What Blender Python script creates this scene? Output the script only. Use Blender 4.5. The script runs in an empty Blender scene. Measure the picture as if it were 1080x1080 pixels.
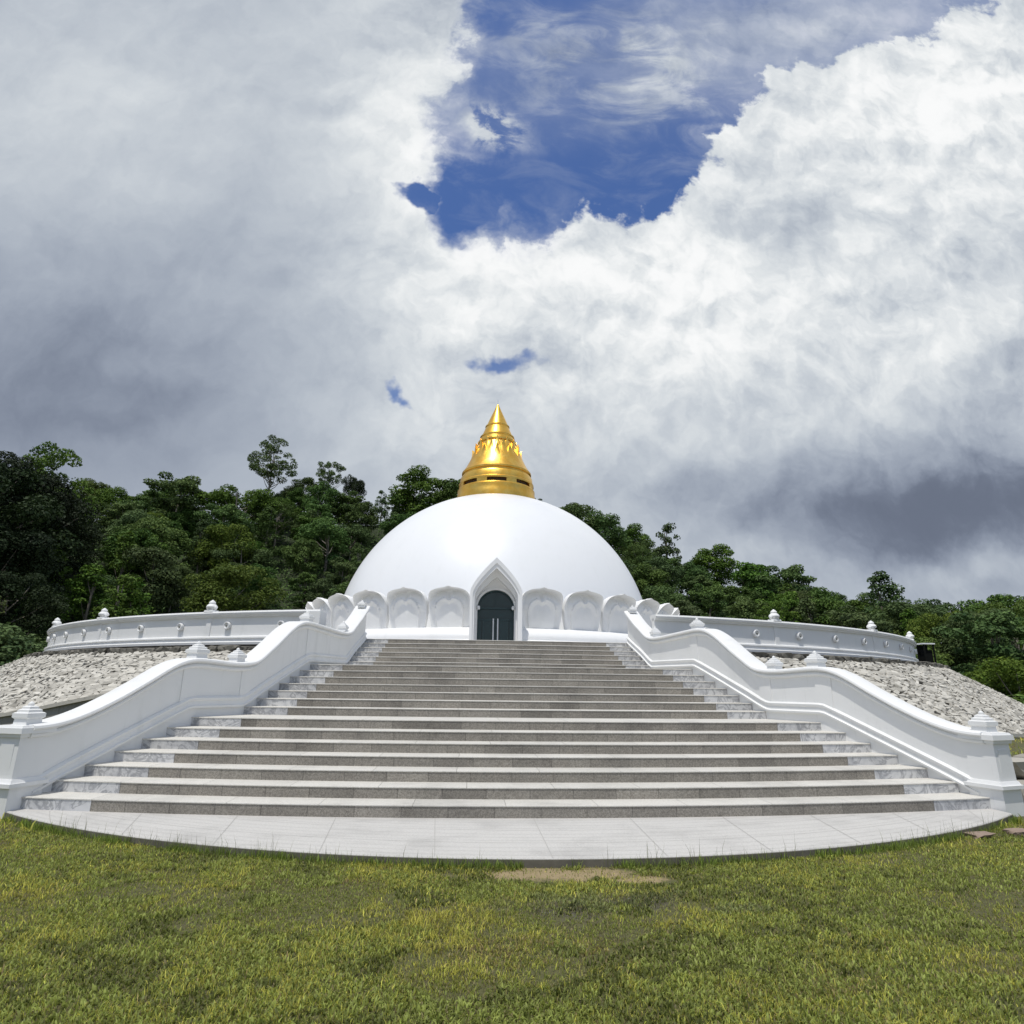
import bpy, math, random
import numpy as np
from mathutils import Vector, Matrix
R = math.radians
rng = np.random.default_rng(7)
random.seed(7)
scene = bpy.context.scene
COL = scene.collection

# ------------------------------------------------------------------ helpers
class MB:
    def __init__(s):
        s.v = []; s.f = []; s.c = []; s.t = []
    def add(s, verts, faces, col=None, tag=0):
        o = len(s.v); s.v.extend([tuple(map(float, p)) for p in verts])
        for f in faces:
            s.f.append([i + o for i in f]); s.c.append(col); s.t.append(tag)
    def box(s, c, d, rz=0.0, col=None, top=1.0):
        x, y, z = d[0] / 2, d[1] / 2, d[2] / 2
        P = []
        for k, sz in ((1, -1), (top, 1)):
            for sx, sy in ((-1, -1), (1, -1), (1, 1), (-1, 1)):
                a, b = sx * x * k, sy * y * k
                P.append((c[0] + a * math.cos(rz) - b * math.sin(rz), c[1] + a * math.sin(rz) + b * math.cos(rz), c[2] + sz * z))
        s.add(P, [[3, 2, 1, 0], [4, 5, 6, 7], [0, 1, 5, 4], [1, 2, 6, 5], [2, 3, 7, 6], [3, 0, 4, 7]], col)
    def lathe(s, prof, n=96, c=(0, 0), a0=0, a1=2 * math.pi):
        full = abs(a1 - a0 - 2 * math.pi) < 1e-6
        m = n if full else n + 1
        P = []
        for r, z in prof:
            for i in range(m):
                a = a0 + (a1 - a0) * i / n
                P.append((c[0] + r * math.sin(a), c[1] - r * math.cos(a), z))
        F = []
        for j in range(len(prof) - 1):
            for i in range(n):
                k = (i + 1) % m
                F.append([j * m + i, j * m + k, (j + 1) * m + k, (j + 1) * m + i])
        s.add(P, F)
    def sweep(s, rings, closed=True, caps=True):
        n = len(rings[0]); P = [p for r in rings for p in r]; F = []
        for j in range(len(rings) - 1):
            for i in range(n if closed else n - 1):
                k = (i + 1) % n
                F.append([j * n + i, j * n + k, (j + 1) * n + k, (j + 1) * n + i])
        if caps and closed:
            F.append(list(range(n - 1, -1, -1))); F.append([(len(rings) - 1) * n + i for i in range(n)])
        s.add(P, F)
    def tube(s, pts, rad, n=8):
        pts = [Vector(p) for p in pts]; rings = []
        for i, p in enumerate(pts):
            d = (pts[min(i + 1, len(pts) - 1)] - pts[max(i - 1, 0)]).normalized()
            u = d.cross(Vector((0, 0, 1)) if abs(d.z) < .9 else Vector((1, 0, 0))).normalized(); w = d.cross(u)
            r = rad[i] if hasattr(rad, '__len__') else rad
            rings.append([tuple(p + (u * math.cos(2 * math.pi * k / n) + w * math.sin(2 * math.pi * k / n)) * r) for k in range(n)])
        s.sweep(rings)
    def mesh(s, name, mat, smooth=None):
        me = bpy.data.meshes.new(name); me.from_pydata(s.v, [], s.f); me.update()
        mats = mat if isinstance(mat, (list, tuple)) else [mat]
        for m in mats: me.materials.append(m)
        if any(s.t): me.polygons.foreach_set('material_index', s.t)
        if any(c is not None for c in s.c):
            at = me.attributes.new('tone', 'FLOAT', 'FACE'); at.data.foreach_set('value', [0.5 if c is None else c for c in s.c])
        fixn(me)
        if smooth is not None:
            me.polygons.foreach_set('use_smooth', [True] * len(me.polygons))
            me.set_sharp_from_angle(angle=R(smooth))
        return me
    def build(s, name, mat, parent=None, smooth=None, loc=None):
        return link(name, s.mesh(name, mat, smooth), parent, loc)
import bmesh
def fixn(me):
    bm = bmesh.new(); bm.from_mesh(me); bmesh.ops.recalc_face_normals(bm, faces=bm.faces); bm.to_mesh(me); bm.free()
def link(name, data, parent=None, loc=None, rz=0.0):
    o = bpy.data.objects.new(name, data); COL.objects.link(o)
    if parent is not None: o.parent = parent
    if loc is not None: o.location = loc
    o.rotation_euler[2] = rz
    return o
def tag(o, label=None, cat=None, group=None, kind=None):
    if label: o['label'] = label
    if cat: o['category'] = cat
    if group: o['group'] = group
    if kind: o['kind'] = kind
    return o
def sstep(a, b, x):
    t = np.clip((np.asarray(x, float) - a) / (b - a), 0, 1); return t * t * (3 - 2 * t)

# ------------------------------------------------------------------ node DSL
class S:
    """wraps a socket (or number) and builds math nodes by operators"""
    nt = None
    def __init__(s, k): s.k = k
    @staticmethod
    def m(op, *a, clamp=False):
        n = S.nt.nodes.new('ShaderNodeMath'); n.operation = op; n.use_clamp = clamp
        for i, x in enumerate(a):
            x = x.k if isinstance(x, S) else x
            if isinstance(x, (int, float)): n.inputs[i].default_value = x
            else: S.nt.links.new(x, n.inputs[i])
        return S(n.outputs[0])
    def __add__(s, o): return S.m('ADD', s, o)
    __radd__ = __add__
    def __sub__(s, o): return S.m('SUBTRACT', s, o)
    def __rsub__(s, o): return S.m('SUBTRACT', o, s)
    def __mul__(s, o): return S.m('MULTIPLY', s, o)
    __rmul__ = __mul__
    def __truediv__(s, o): return S.m('DIVIDE', s, o)
def sm(x, a, b):
    n = S.nt.nodes.new('ShaderNodeMapRange'); n.interpolation_type = 'SMOOTHSTEP'
    S.nt.links.new(x.k, n.inputs['Value']); n.inputs['From Min'].default_value = a; n.inputs['From Max'].default_value = b
    return S(n.outputs[0])
def noise(vec, scale, detail=5, rough=.55, dist=0.0, out=0, dim='3D'):
    n = S.nt.nodes.new('ShaderNodeTexNoise'); n.noise_dimensions = dim; n.inputs['Scale'].default_value = scale; n.inputs['Detail'].default_value = detail
    n.inputs['Roughness'].default_value = rough; n.inputs['Distortion'].default_value = dist
    if vec is not None: S.nt.links.new(vec, n.inputs['Vector'])
    return S(n.outputs[out])
def mixc(f, a, b, mode='MIX'):
    n = S.nt.nodes.new('ShaderNodeMix'); n.data_type = 'RGBA'; n.blend_type = mode
    for i, x in ((0, f), (6, a), (7, b)):
        x = x.k if isinstance(x, S) else x
        if isinstance(x, (int, float)): n.inputs[i].default_value = x
        elif isinstance(x, tuple): n.inputs[i].default_value = (*x, 1)
        else: S.nt.links.new(x, n.inputs[i])
    return S(n.outputs[2])
def newmat(name):
    m = bpy.data.materials.new(name); m.use_nodes = True; S.nt = m.node_tree
    return m, m.node_tree.nodes['Principled BSDF']
def setin(b, key, x):
    x = x.k if isinstance(x, S) else x
    if isinstance(x, (int, float)): b.inputs[key].default_value = x
    elif isinstance(x, tuple): b.inputs[key].default_value = (*x, 1)
    else: S.nt.links.new(x, b.inputs[key])
def coord(kind='Object'):
    return S.nt.nodes.new('ShaderNodeTexCoord').outputs[kind]
def wpos(): return S.nt.nodes.new('ShaderNodeNewGeometry').outputs['Position']
def attr(name):
    n = S.nt.nodes.new('ShaderNodeAttribute'); n.attribute_name = name; return S(n.outputs['Fac'])
def attrc(name):
    n = S.nt.nodes.new('ShaderNodeAttribute'); n.attribute_name = name; return S(n.outputs['Color'])
def scalev(vec, x, y, z):
    n = S.nt.nodes.new('ShaderNodeMapping'); n.inputs['Scale'].default_value = (x, y, z); S.nt.links.new(vec, n.inputs['Vector']); return n.outputs[0]
def bump(b, h, strength, dist=.02):
    n = S.nt.nodes.new('ShaderNodeBump'); n.inputs['Strength'].default_value = strength; n.inputs['Distance'].default_value = dist
    S.nt.links.new(h.k, n.inputs['Height']); S.nt.links.new(n.outputs[0], b.inputs['Normal'])

# ------------------------------------------------------------------ materials
def white_paint(name, base, rough, streak=.06, blot=.05, coat=0.0):
    m, b = newmat(name); p = wpos()
    n1 = noise(scalev(p, 1.0, 1.0, .22), 2.6, 6, .6); n2 = noise(p, .9, 4, .5); n3 = noise(scalev(p, 9, 9, .8), 1.6, 4, .6)
    f = 1.0 - streak * sm(n1, .52, .78) - blot * sm(n2, .5, .75) - streak * .8 * sm(n3, .6, .8)
    c = mixc(f, (base[0] * .62, base[1] * .63, base[2] * .6), base)
    setin(b, 'Base Color', c); setin(b, 'Roughness', rough + .12 * n1)
    b.inputs['Specular IOR Level'].default_value = .45
    if coat: b.inputs['Coat Weight'].default_value = coat; b.inputs['Coat Roughness'].default_value = .18
    bump(b, noise(p, 14, 5, .6), .12, .01)
    return m
M_wall = white_paint('white_masonry_paint', (.77, .77, .76), .55, .26, .14)
M_dome = white_paint('dome_gloss_paint', (.82, .83, .84), .34, .07, .05, .18)
M_petal = white_paint('petal_paint', (.82, .82, .81), .5, .18, .14)

def granite(name, ca, cb, tonal, dirt):
    m, b = newmat(name); p = wpos()
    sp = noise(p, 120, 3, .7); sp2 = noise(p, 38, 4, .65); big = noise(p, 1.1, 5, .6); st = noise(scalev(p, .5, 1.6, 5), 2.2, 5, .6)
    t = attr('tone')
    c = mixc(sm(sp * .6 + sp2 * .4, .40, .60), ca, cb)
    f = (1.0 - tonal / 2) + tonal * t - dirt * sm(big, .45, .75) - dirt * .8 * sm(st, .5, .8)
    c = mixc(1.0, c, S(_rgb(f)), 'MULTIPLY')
    setin(b, 'Base Color', c); setin(b, 'Roughness', .62 + .2 * sp2)
    bump(b, sp2, .15, .006)
    return m
def _rgb(f):
    n = S.nt.nodes.new('ShaderNodeCombineColor')
    for i in range(3): S.nt.links.new(f.k, n.inputs[i])
    return n.outputs[0]
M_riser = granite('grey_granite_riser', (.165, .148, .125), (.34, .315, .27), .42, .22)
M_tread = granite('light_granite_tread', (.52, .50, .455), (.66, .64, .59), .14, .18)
M_apron = granite('pale_paving', (.47, .455, .43), (.59, .575, .545), .10, .18)
M_brown, _b = newmat('brown_stone'); setin(_b, 'Base Color', mixc(noise(wpos(), 12, 5, .6), (.17, .12, .09), (.36, .27, .21))); setin(_b, 'Roughness', .9)
M_edge, _b = newmat('dark_brown_edge'); setin(_b, 'Base Color', mixc(noise(wpos(), 9, 5, .6), (.07, .065, .05), (.20, .185, .15))); setin(_b, 'Roughness', .95)  # apron edge strip in a darker brown than the paving
M_pale, _b = newmat('pale_joint'); setin(_b, 'Base Color', (.42, .41, .385)); setin(_b, 'Roughness', .9)
M_joint, _b = newmat('dark_joint'); setin(_b, 'Base Color', (.16, .15, .135)); setin(_b, 'Roughness', .9)
def marble():
    m, b = newmat('veined_marble'); p = wpos()
    n = noise(p, 3.2, 8, .62, 1.6); v = sm(n, .46, .52) * (1.0 - sm(n, .52, .60)); t = attr('tone')
    c = mixc(sm(noise(p, 5, 5, .6), .4, .7), (.60, .60, .60), (.42, .425, .44)); c = mixc(v * .75, c, (.24, .245, .26))
    c = mixc(1.0, c, S(_rgb(.75 + .4 * t)), 'MULTIPLY')
    setin(b, 'Base Color', c); setin(b, 'Roughness', .35); return m
M_marble = marble()
def gold():
    m, b = newmat('gilded_metal'); p = wpos()
    n = noise(p, 2.0, 6, .6); n2 = noise(p, 9, 4, .6)
    c = mixc(sm(n, .35, .7), (.84, .47, .075), (.90, .58, .13)); c = mixc(.5 * sm(n2, .62, .8), c, (.42, .24, .05))
    setin(b, 'Base Color', c); b.inputs['Metallic'].default_value = 1; setin(b, 'Roughness', .25 + .22 * n2)
    bump(b, noise(p, 5, 4, .5), .12, .03); return m
M_gold = gold()
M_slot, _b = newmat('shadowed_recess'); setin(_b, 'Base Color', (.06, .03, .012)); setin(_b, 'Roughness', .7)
M_glass, _b = newmat('dark_teal_glass'); setin(_b, 'Base Color', (.011, .034, .038)); setin(_b, 'Roughness', .12)
M_frame, _b = newmat('dark_teal_frame'); setin(_b, 'Base Color', (.018, .046, .052)); setin(_b, 'Roughness', .4)
M_chrome, _b = newmat('brushed_steel'); setin(_b, 'Base Color', (.75, .76, .78)); _b.inputs['Metallic'].default_value = .6; setin(_b, 'Roughness', .35)
M_lampw, _b = newmat('lamp_housing_white'); setin(_b, 'Base Color', (.85, .85, .85)); setin(_b, 'Roughness', .35)
M_dark, _b = newmat('dark_painted_steel'); setin(_b, 'Base Color', (.010, .011, .010)); setin(_b, 'Roughness', .95); _b.inputs['Specular IOR Level'].default_value = .1

def stonefacing():
    m, b = newmat('rubble_stone'); p = wpos(); t = attr('tone')
    n = noise(p, 6, 6, .65); n2 = noise(p, 30, 4, .6); big = noise(p, .5, 4, .6)
    c = mixc(t, (.25, .235, .20), (.64, .61, .54)); c = mixc(.45 * sm(n, .52, .74), c, (.24, .225, .19))
    c = mixc(.25 * sm(big, .5, .75), c, (.40, .37, .31))
    setin(b, 'Base Color', c); setin(b, 'Roughness', .85); bump(b, n * .7 + n2 * .3, .5, .03); return m
M_stone = stonefacing()
def kerbstone():
    m, b = newmat('shaded_kerb_stone'); p = wpos(); n = noise(p, 7, 6, .65)
    setin(b, 'Base Color', mixc(n, (.06, .057, .048), (.24, .225, .19))); setin(b, 'Roughness', .95); bump(b, n, .6, .03); return m
M_kerb = kerbstone()  # stone darkened so its colour also holds the shade on the kerb face
def mortar():
    m, b = newmat('mortar_bed'); p = wpos()
    c = mixc(noise(p, 3, 6, .6), (.035, .032, .027), (.11, .10, .085)); setin(b, 'Base Color', c); setin(b, 'Roughness', .95)
    bump(b, noise(p, 12, 5, .6), .6, .05); return m
M_mortar = mortar()
def concrete():
    m, b = newmat('weathered_concrete'); p = wpos()
    n = noise(p, 1.6, 7, .65); st = noise(scalev(p, 3, 3, .3), 1.5, 5, .6)
    c = mixc(n, (.17, .165, .145), (.31, .305, .28)); c = mixc(.7 * sm(st, .5, .72), c, (.10, .095, .075))
    setin(b, 'Base Color', c); setin(b, 'Roughness', .9); bump(b, noise(p, 20, 5, .6), .3, .01); return m
M_conc = concrete()

def leafmat(name, ca, cb, trans=.18):
    m = bpy.data.materials.new(name); m.use_nodes = True; nt = m.node_tree; S.nt = nt; b = nt.nodes['Principled BSDF']
    oi = nt.nodes.new('ShaderNodeObjectInfo'); r = S(oi.outputs['Random']); t = attr('tone')
    c = mixc(t, ca, cb)
    hsv = nt.nodes.new('ShaderNodeHueSaturation'); nt.links.new(c.k, hsv.inputs['Color'])
    nt.links.new((.482 + .03 * r).k, hsv.inputs['Hue']); nt.links.new((.86 + .42 * S.m('FRACT', r * 7.31)).k, hsv.inputs['Value'])
    nt.links.new((.8 + .3 * S.m('FRACT', r * 3.7)).k, hsv.inputs['Saturation'])
    nt.links.new(hsv.outputs[0], b.inputs['Base Color']); b.inputs['Roughness'].default_value = .6; b.inputs['Specular IOR Level'].default_value = .12
    tr = nt.nodes.new('ShaderNodeBsdfTranslucent'); nt.links.new(hsv.outputs[0], tr.inputs['Color'])
    mx = nt.nodes.new('ShaderNodeMixShader'); mx.inputs[0].default_value = trans
    nt.links.new(b.outputs[0], mx.inputs[1]); nt.links.new(tr.outputs[0], mx.inputs[2]); nt.links.new(mx.outputs[0], nt.nodes['Material Output'].inputs['Surface'])
    return m
M_leaf = leafmat('forest_leaf', (.030, .070, .016), (.135, .215, .048))
M_leafD = leafmat('shaded_dark_leaf', (.011, .021, .010), (.034, .053, .018))  # cloud shadow over the far-left trees is put into this darker leaf colour
M_leafL = leafmat('bright_leaf', (.045, .085, .016), (.145, .20, .042), .25)
def bark():
    m, b = newmat('grey_bark'); p = wpos(); n = noise(scalev(p, 4, 4, .8), 2, 6, .6)
    setin(b, 'Base Color', mixc(n, (.10, .085, .065), (.30, .27, .23))); setin(b, 'Roughness', .9); bump(b, n, .6, .05); return m
M_bark = bark()

SOIL = [(0.05, 6.62, .85, .26), (.75, 6.42, .3, .12)]
WET = [(.05, 5.72, .62, .26), (.62, 5.82, .35, .20), (1.3, 5.6, .3, .10)]
def lawnmat():
    m, b = newmat('lawn_soil'); p = wpos()
    sx = S.nt.nodes.new('ShaderNodeSeparateXYZ'); S.nt.links.new(p, sx.inputs[0]); X, Y = S(sx.outputs[0]), S(sx.outputs[1])
    n = noise(p, 1.1, 6, .6); n2 = noise(p, 14, 6, .65); n3 = noise(p, 4, 5, .6)
    g = mixc(n2, (.040, .042, .017), (.14, .135, .045)); g = mixc(.55 * sm(n3, .5, .7), g, (.075, .06, .032))
    def field(L, k):
        f = None
        for cx, cy, rx, ry in L:
            dx = (X - cx) / rx; dy = (Y - cy) / ry; e = 1.0 - S.m('SQRT', dx * dx + dy * dy)
            f = e if f is None else S.m('MAXIMUM', f, e)
        return sm(f + (n3 - .5) * k + (n2 - .5) * .5, -.25, .55)
    so = field(SOIL, 1.6); we = field(WET, 1.8)
    c = mixc(so, g, mixc(n2, (.24, .18, .095), (.36, .28, .155))); c = mixc(we * .8, c, (.075, .065, .05))
    setin(b, 'Base Color', c); water = we * sm(n3, .52, .6)
    setin(b, 'Roughness', .95 - .88 * water); bump(b, (n2 * .6 + n3 * .4) * (1.0 - water), .8, .05); return m
M_lawn = lawnmat()
def hillmat():
    m, b = newmat('hill_earth'); p = wpos()
    setin(b, 'Base Color', mixc(noise(p, .4, 7, .65), (.012, .02, .008), (.04, .055, .02))); setin(b, 'Roughness', 1.0); return m
M_hill = hillmat()
def grassmat():
    m = bpy.data.materials.new('grass_blade'); m.use_nodes = True; nt = m.node_tree; S.nt = nt; b = nt.nodes['Principled BSDF']
    c = attrc('blade_colour'); setin(b, 'Base Color', c); b.inputs['Roughness'].default_value = .55; b.inputs['Specular IOR Level'].default_value = .3
    tr = nt.nodes.new('ShaderNodeBsdfTranslucent'); nt.links.new(c.k, tr.inputs['Color']); mx = nt.nodes.new('ShaderNodeMixShader'); mx.inputs[0].default_value = .42
    nt.links.new(b.outputs[0], mx.inputs[1]); nt.links.new(tr.outputs[0], mx.inputs[2]); nt.links.new(mx.outputs[0], nt.nodes['Material Output'].inputs['Surface']); return m
M_grass = grassmat()

# ------------------------------------------------------------------ stair plan (half-width to the inner wall face, real depth at that face)
W_ = np.array([6.80, 6.67, 6.50, 6.33, 6.15, 5.98, 5.77, 5.23, 5.18, 5.09, 5.01, 4.92, 4.83, 4.71, 4.23, 4.23, 4.21, 4.17, 4.13, 4.10])
Y_ = np.array([8.79, 9.25, 9.71, 10.17, 10.63, 11.09, 11.56, 12.76, 13.22, 13.68, 14.14, 14.6, 15.06, 15.53, 17.63, 18.02, 18.41, 18.8, 19.19, 19.58])
KAP = .0143
YE = Y_ + KAP * W_ ** 2
RISE = .15
yt = np.arange(8.0, 20.6, .05)
wt = np.interp(yt, np.r_[8.0, YE, 20.6], np.r_[7.30, W_, 4.10])
kk = np.exp(-.5 * (np.arange(-10, 11) * .05 / .16) ** 2); kk /= kk.sum()
wt = np.convolve(np.pad(wt, 10, mode='edge'), kk, 'valid')
def WID(y): return float(np.interp(y, yt, wt))

stair = link('staircase', None); tag(stair, 'wide granite staircase of twenty curved steps rising to the white stupa', 'staircase')
NX = 40
for k in range(20):
    w = W_[k] + .10; y0 = Y_[k]; y1 = (Y_[k + 1] if k < 19 else 21.5) + .06
    z1 = RISE * (k + 1); z0 = RISE * k - (.10 if k == 0 else 0)
    yb = lambda x: KAP * x * x
    mb = MB()                                     # riser slabs
    me_len = W_[k] * .115 + .25                   # marble end length
    xi = W_[k] - me_len
    edges = [-xi]; x = -xi + rng.uniform(.25, .6)
    while x < xi - .2: edges.append(x); x += .60
    edges.append(xi)
    for a, b in zip(edges[:-1], edges[1:]):
        nseg = 3; t = float(np.clip(rng.normal(.5, .25), 0, 1))
        for q in range(nseg):
            xa = a + (b - a) * q / nseg + (.003 if q == 0 else 0); xb = a + (b - a) * (q + 1) / nseg - (.003 if q == nseg - 1 else 0)
            mb.add([(xa, y0 + yb(xa), z0), (xb, y0 + yb(xb), z0), (xb, y0 + yb(xb), z1 - .017), (xa, y0 + yb(xa), z1 - .017)], [[0, 1, 2, 3]], t)
    # hidden core behind the slabs shows only as the dark joints
    rings = []
    for i in range(NX + 1):
        x = -w + 2 * w * i / NX
        rings.append([(x, y0 + yb(x) + .006, z0), (x, y1 + yb(x) + .3, z0), (x, y1 + yb(x) + .3, z1 - .019), (x, y0 + yb(x) + .006, z1 - .019)])
    core = MB(); core.sweep(rings)
    st = core.build('step', M_joint, stair)
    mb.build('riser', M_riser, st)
    tb = MB(); ov = .009
    def slab(bld, a, b, t, n):
        rr = []
        for i in range(n + 1):
            x = a + (b - a) * i / n
            f = y0 + yb(x)
            rr.append([(x, f - ov + .002, z1 - .017), (x, y1 + yb(x), z1 - .017), (x, y1 + yb(x), z1), (x, f - ov + .005, z1), (x, f - ov, z1 - .004), (x, f - ov, z1 - .014)])
        s0 = len(bld.f); bld.sweep(rr)
        for i in range(s0, len(bld.f)): bld.c[i] = t
    x = -xi; e2 = [-xi]; x += rng.uniform(.5, 1.2)
    while x < xi - .3: e2.append(x); x += 1.2
    e2.append(xi)
    for a, b in zip(e2[:-1], e2[1:]): slab(tb, a + .0025, b - .0025, float(np.clip(rng.normal(.5, .22), 0, 1)), 5)
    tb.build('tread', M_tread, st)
    for s in (-1, 1):
        eb = MB(); a, b = sorted((s * (xi + .003), s * (W_[k] + .06)))
        sb_ = MB(); slab(sb_, a, b, float(rng.uniform(.75, 1)), 4); sb_.build('tread', M_tread, st)
        tt = float(rng.uniform(.2, .8)); n = 4
        for q in range(n):
            xa = a + (b - a) * q / n; xb = a + (b - a) * (q + 1) / n
            eb.add([(xa, y0 + yb(xa), z0), (xb, y0 + yb(xb), z0), (xb, y0 + yb(xb), z1 - .017), (xa, y0 + yb(xa), z1 - .017)], [[0, 1, 2, 3]], tt)
        eb.build('marble_end', M_marble, st)

# paved apron in front of the first step
AC = (.10, 17.91); AR = 11.063
ap = MB()
def apron_front(x):
    return AC[1] - math.sqrt(max(AR * AR - (x - AC[0]) ** 2, 0.01))
xs = np.linspace(-6.98, 6.75, 81)
rings = []
for x in xs:
    f = apron_front(x); b = 9.62
    f = min(f, b - .02)
    rings.append([(x, f, -.10), (x, b, -.10), (x, b, 0), (x, f + .01, 0), (x, f, -.01)])
ap.sweep(rings)
for i in range(len(ap.f)): ap.c[i] = .5
apron = ap.build('paved_apron', M_apron); tag(apron, 'pale curved paving slab apron at the foot of the steps', 'paving', kind='structure')
eg = MB(); eg.sweep([[(x, min(apron_front(x), 9.6) - .012, -.11), (x, min(apron_front(x), 9.6) + .02, -.11), (x, min(apron_front(x), 9.6) + .02, -.012), (x, min(apron_front(x), 9.6) - .012, -.014)] for x in xs]); eg.build('edge', M_edge, apron)
jb = MB()
def strip(bld, pts, wd, z):
    P = []
    for i, p in enumerate(pts):
        a = np.array(pts[max(i - 1, 0)]); c = np.array(pts[min(i + 1, len(pts) - 1)]); d = c - a; d = d / np.linalg.norm(d); nn = np.array([-d[1], d[0]]) * wd / 2
        P += [(p[0] + nn[0], p[1] + nn[1], z), (p[0] - nn[0], p[1] - nn[1], z)]
    bld.add(P, [[2 * i, 2 * i + 1, 2 * i + 3, 2 * i + 2] for i in range(len(pts) - 1)])
for dx in np.arange(-6.3, 6.4, 1.26):
    x0 = dx * .93; x1 = dx
    yb_ = 8.75 + KAP * x1 * x1
    if apron_front(x0) < yb_ - .3: strip(jb, [(x1, yb_), (x0 * .5 + x1 * .5, (yb_ + apron_front(x0)) / 2), (x0, apron_front(x0) + .02)], .008, .003)
for off in (.62, 1.24):
    pts = [(x, apron_front(x) + off) for x in np.linspace(-6.2, 5.6, 60) if apron_front(x) + off < 8.7 + KAP * x * x]
    strip(jb, pts, .005, .0035)
for off in np.arange(.10, 3.0, .155):
    if abs(off - .62) < .06 or abs(off - 1.24) < .06: continue
    pts = [(x, apron_front(x) + off) for x in np.linspace(-6.4, 6.0, 60) if apron_front(x) + off < 8.74 + KAP * x * x]
    if len(pts) > 2: strip(jb, pts, .0035, .0035)
jb.build('joint', M_pale, apron)

# ------------------------------------------------------------------ balustrades
CAPZ = np.array([(8.3, 1.06), (9.45, 1.06), (9.70, 1.075), (9.95, 1.13), (10.25, 1.24), (10.66, 1.44), (11.06, 1.67), (11.3, 1.82), (11.5, 1.94), (11.74, 2.04), (11.95, 2.075), (12.3, 2.06), (12.7, 2.03), (13.0, 2.035), (13.3, 2.08), (13.55, 2.18), (14.1, 2.49), (14.7, 2.86), (15.0, 3.0), (15.25, 3.07), (15.55, 3.095), (16.3, 3.06), (17.3, 3.01), (17.7, 3.02), (18.05, 3.11), (18.5, 3.29), (19.06, 3.56), (19.5, 3.82), (19.8, 3.99), (20.2, 4.2), (20.6, 4.4)])
MOUZ = np.array([(8.3, .34), (9.5, .345), (9.62, .37), (11.95, 1.40), (13.05, 1.40), (15.72, 2.36), (17.78, 2.38), (19.9, 3.22), (20.6, 3.24)])
def capz(y): return float(np.interp(y, CAPZ[:, 0], CAPZ[:, 1]))
def mouz(y): return float(np.interp(y, MOUZ[:, 0], MOUZ[:, 1]))
YS = np.arange(9.40, 19.87, .09)
capz_s = np.interp(np.arange(8.3, 20.6, .03), CAPZ[:, 0], CAPZ[:, 1]); k2 = np.exp(-.5 * (np.arange(-9, 10) * .03 / .09) ** 2); k2 /= k2.sum()
capz_s = np.convolve(np.pad(capz_s, 9, mode='edge'), k2, 'valid')
def capsm(y): return float(np.interp(y, np.arange(8.3, 20.6, .03), capz_s))
def plan(s, y, off):
    h = .12; tx = (WID(y + h) - WID(y - h)) / (2 * h); n = math.hypot(tx, 1.0)
    # outward (away from the stairs) normal of the wall line
    return (s * (WID(y) + off / n), y - off * tx / n)
def planrot(s, y):
    h = .12; tx = s * (WID(y + h) - WID(y - h)) / (2 * h); return math.atan2(-tx, 1.0)
TH = .27
CAPP = [(-.02, -.175), (-.05, -.165), (-.062, -.135), (-.05, -.108), (-.028, -.10), (-.028, -.082), (-.085, -.075), (-.10, -.05), (-.09, -.02), (-.05, .0), (.32, .0), (.36, -.02), (.37, -.05), (.355, -.075), (.30, -.082), (.30, -.10), (.32, -.108), (.33, -.135), (.32, -.165), (.29, -.175)]
MOUP = [(.02, -.20), (-.055, -.20), (-.062, -.165), (-.03, -.145), (-.022, -.08), (-.045, -.065), (-.052, -.03), (-.02, 0), (.02, 0)]
def finial_mb(w=.36, h=.36, rz=0.0, c=(0, 0, 0)):
    b = MB(); z = 0
    for wd, hh, tp in ((.86, .27, .95), (.84, .06, 1.19), (1.0, .17, 1.0), (.98, .04, .86), (.76, .10, .97), (.74, .04, .80), (.52, .09, .95), (.50, .05, .60)):
        b.box((c[0], c[1], c[2] + (z + hh / 2) * h), (wd * w, wd * w, hh * h + .001), rz, top=tp); z += hh
    # rounded bud tip
    pr = [(.001, z + .19), (.05, z + .165), (.10, z + .11), (.12, z + .05), (.10, z - .03)]
    b.lathe([(r * w * 1.2, c[2] + zz * h) for r, zz in pr], 16, (c[0], c[1]))
    return b
bal = {}
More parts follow.
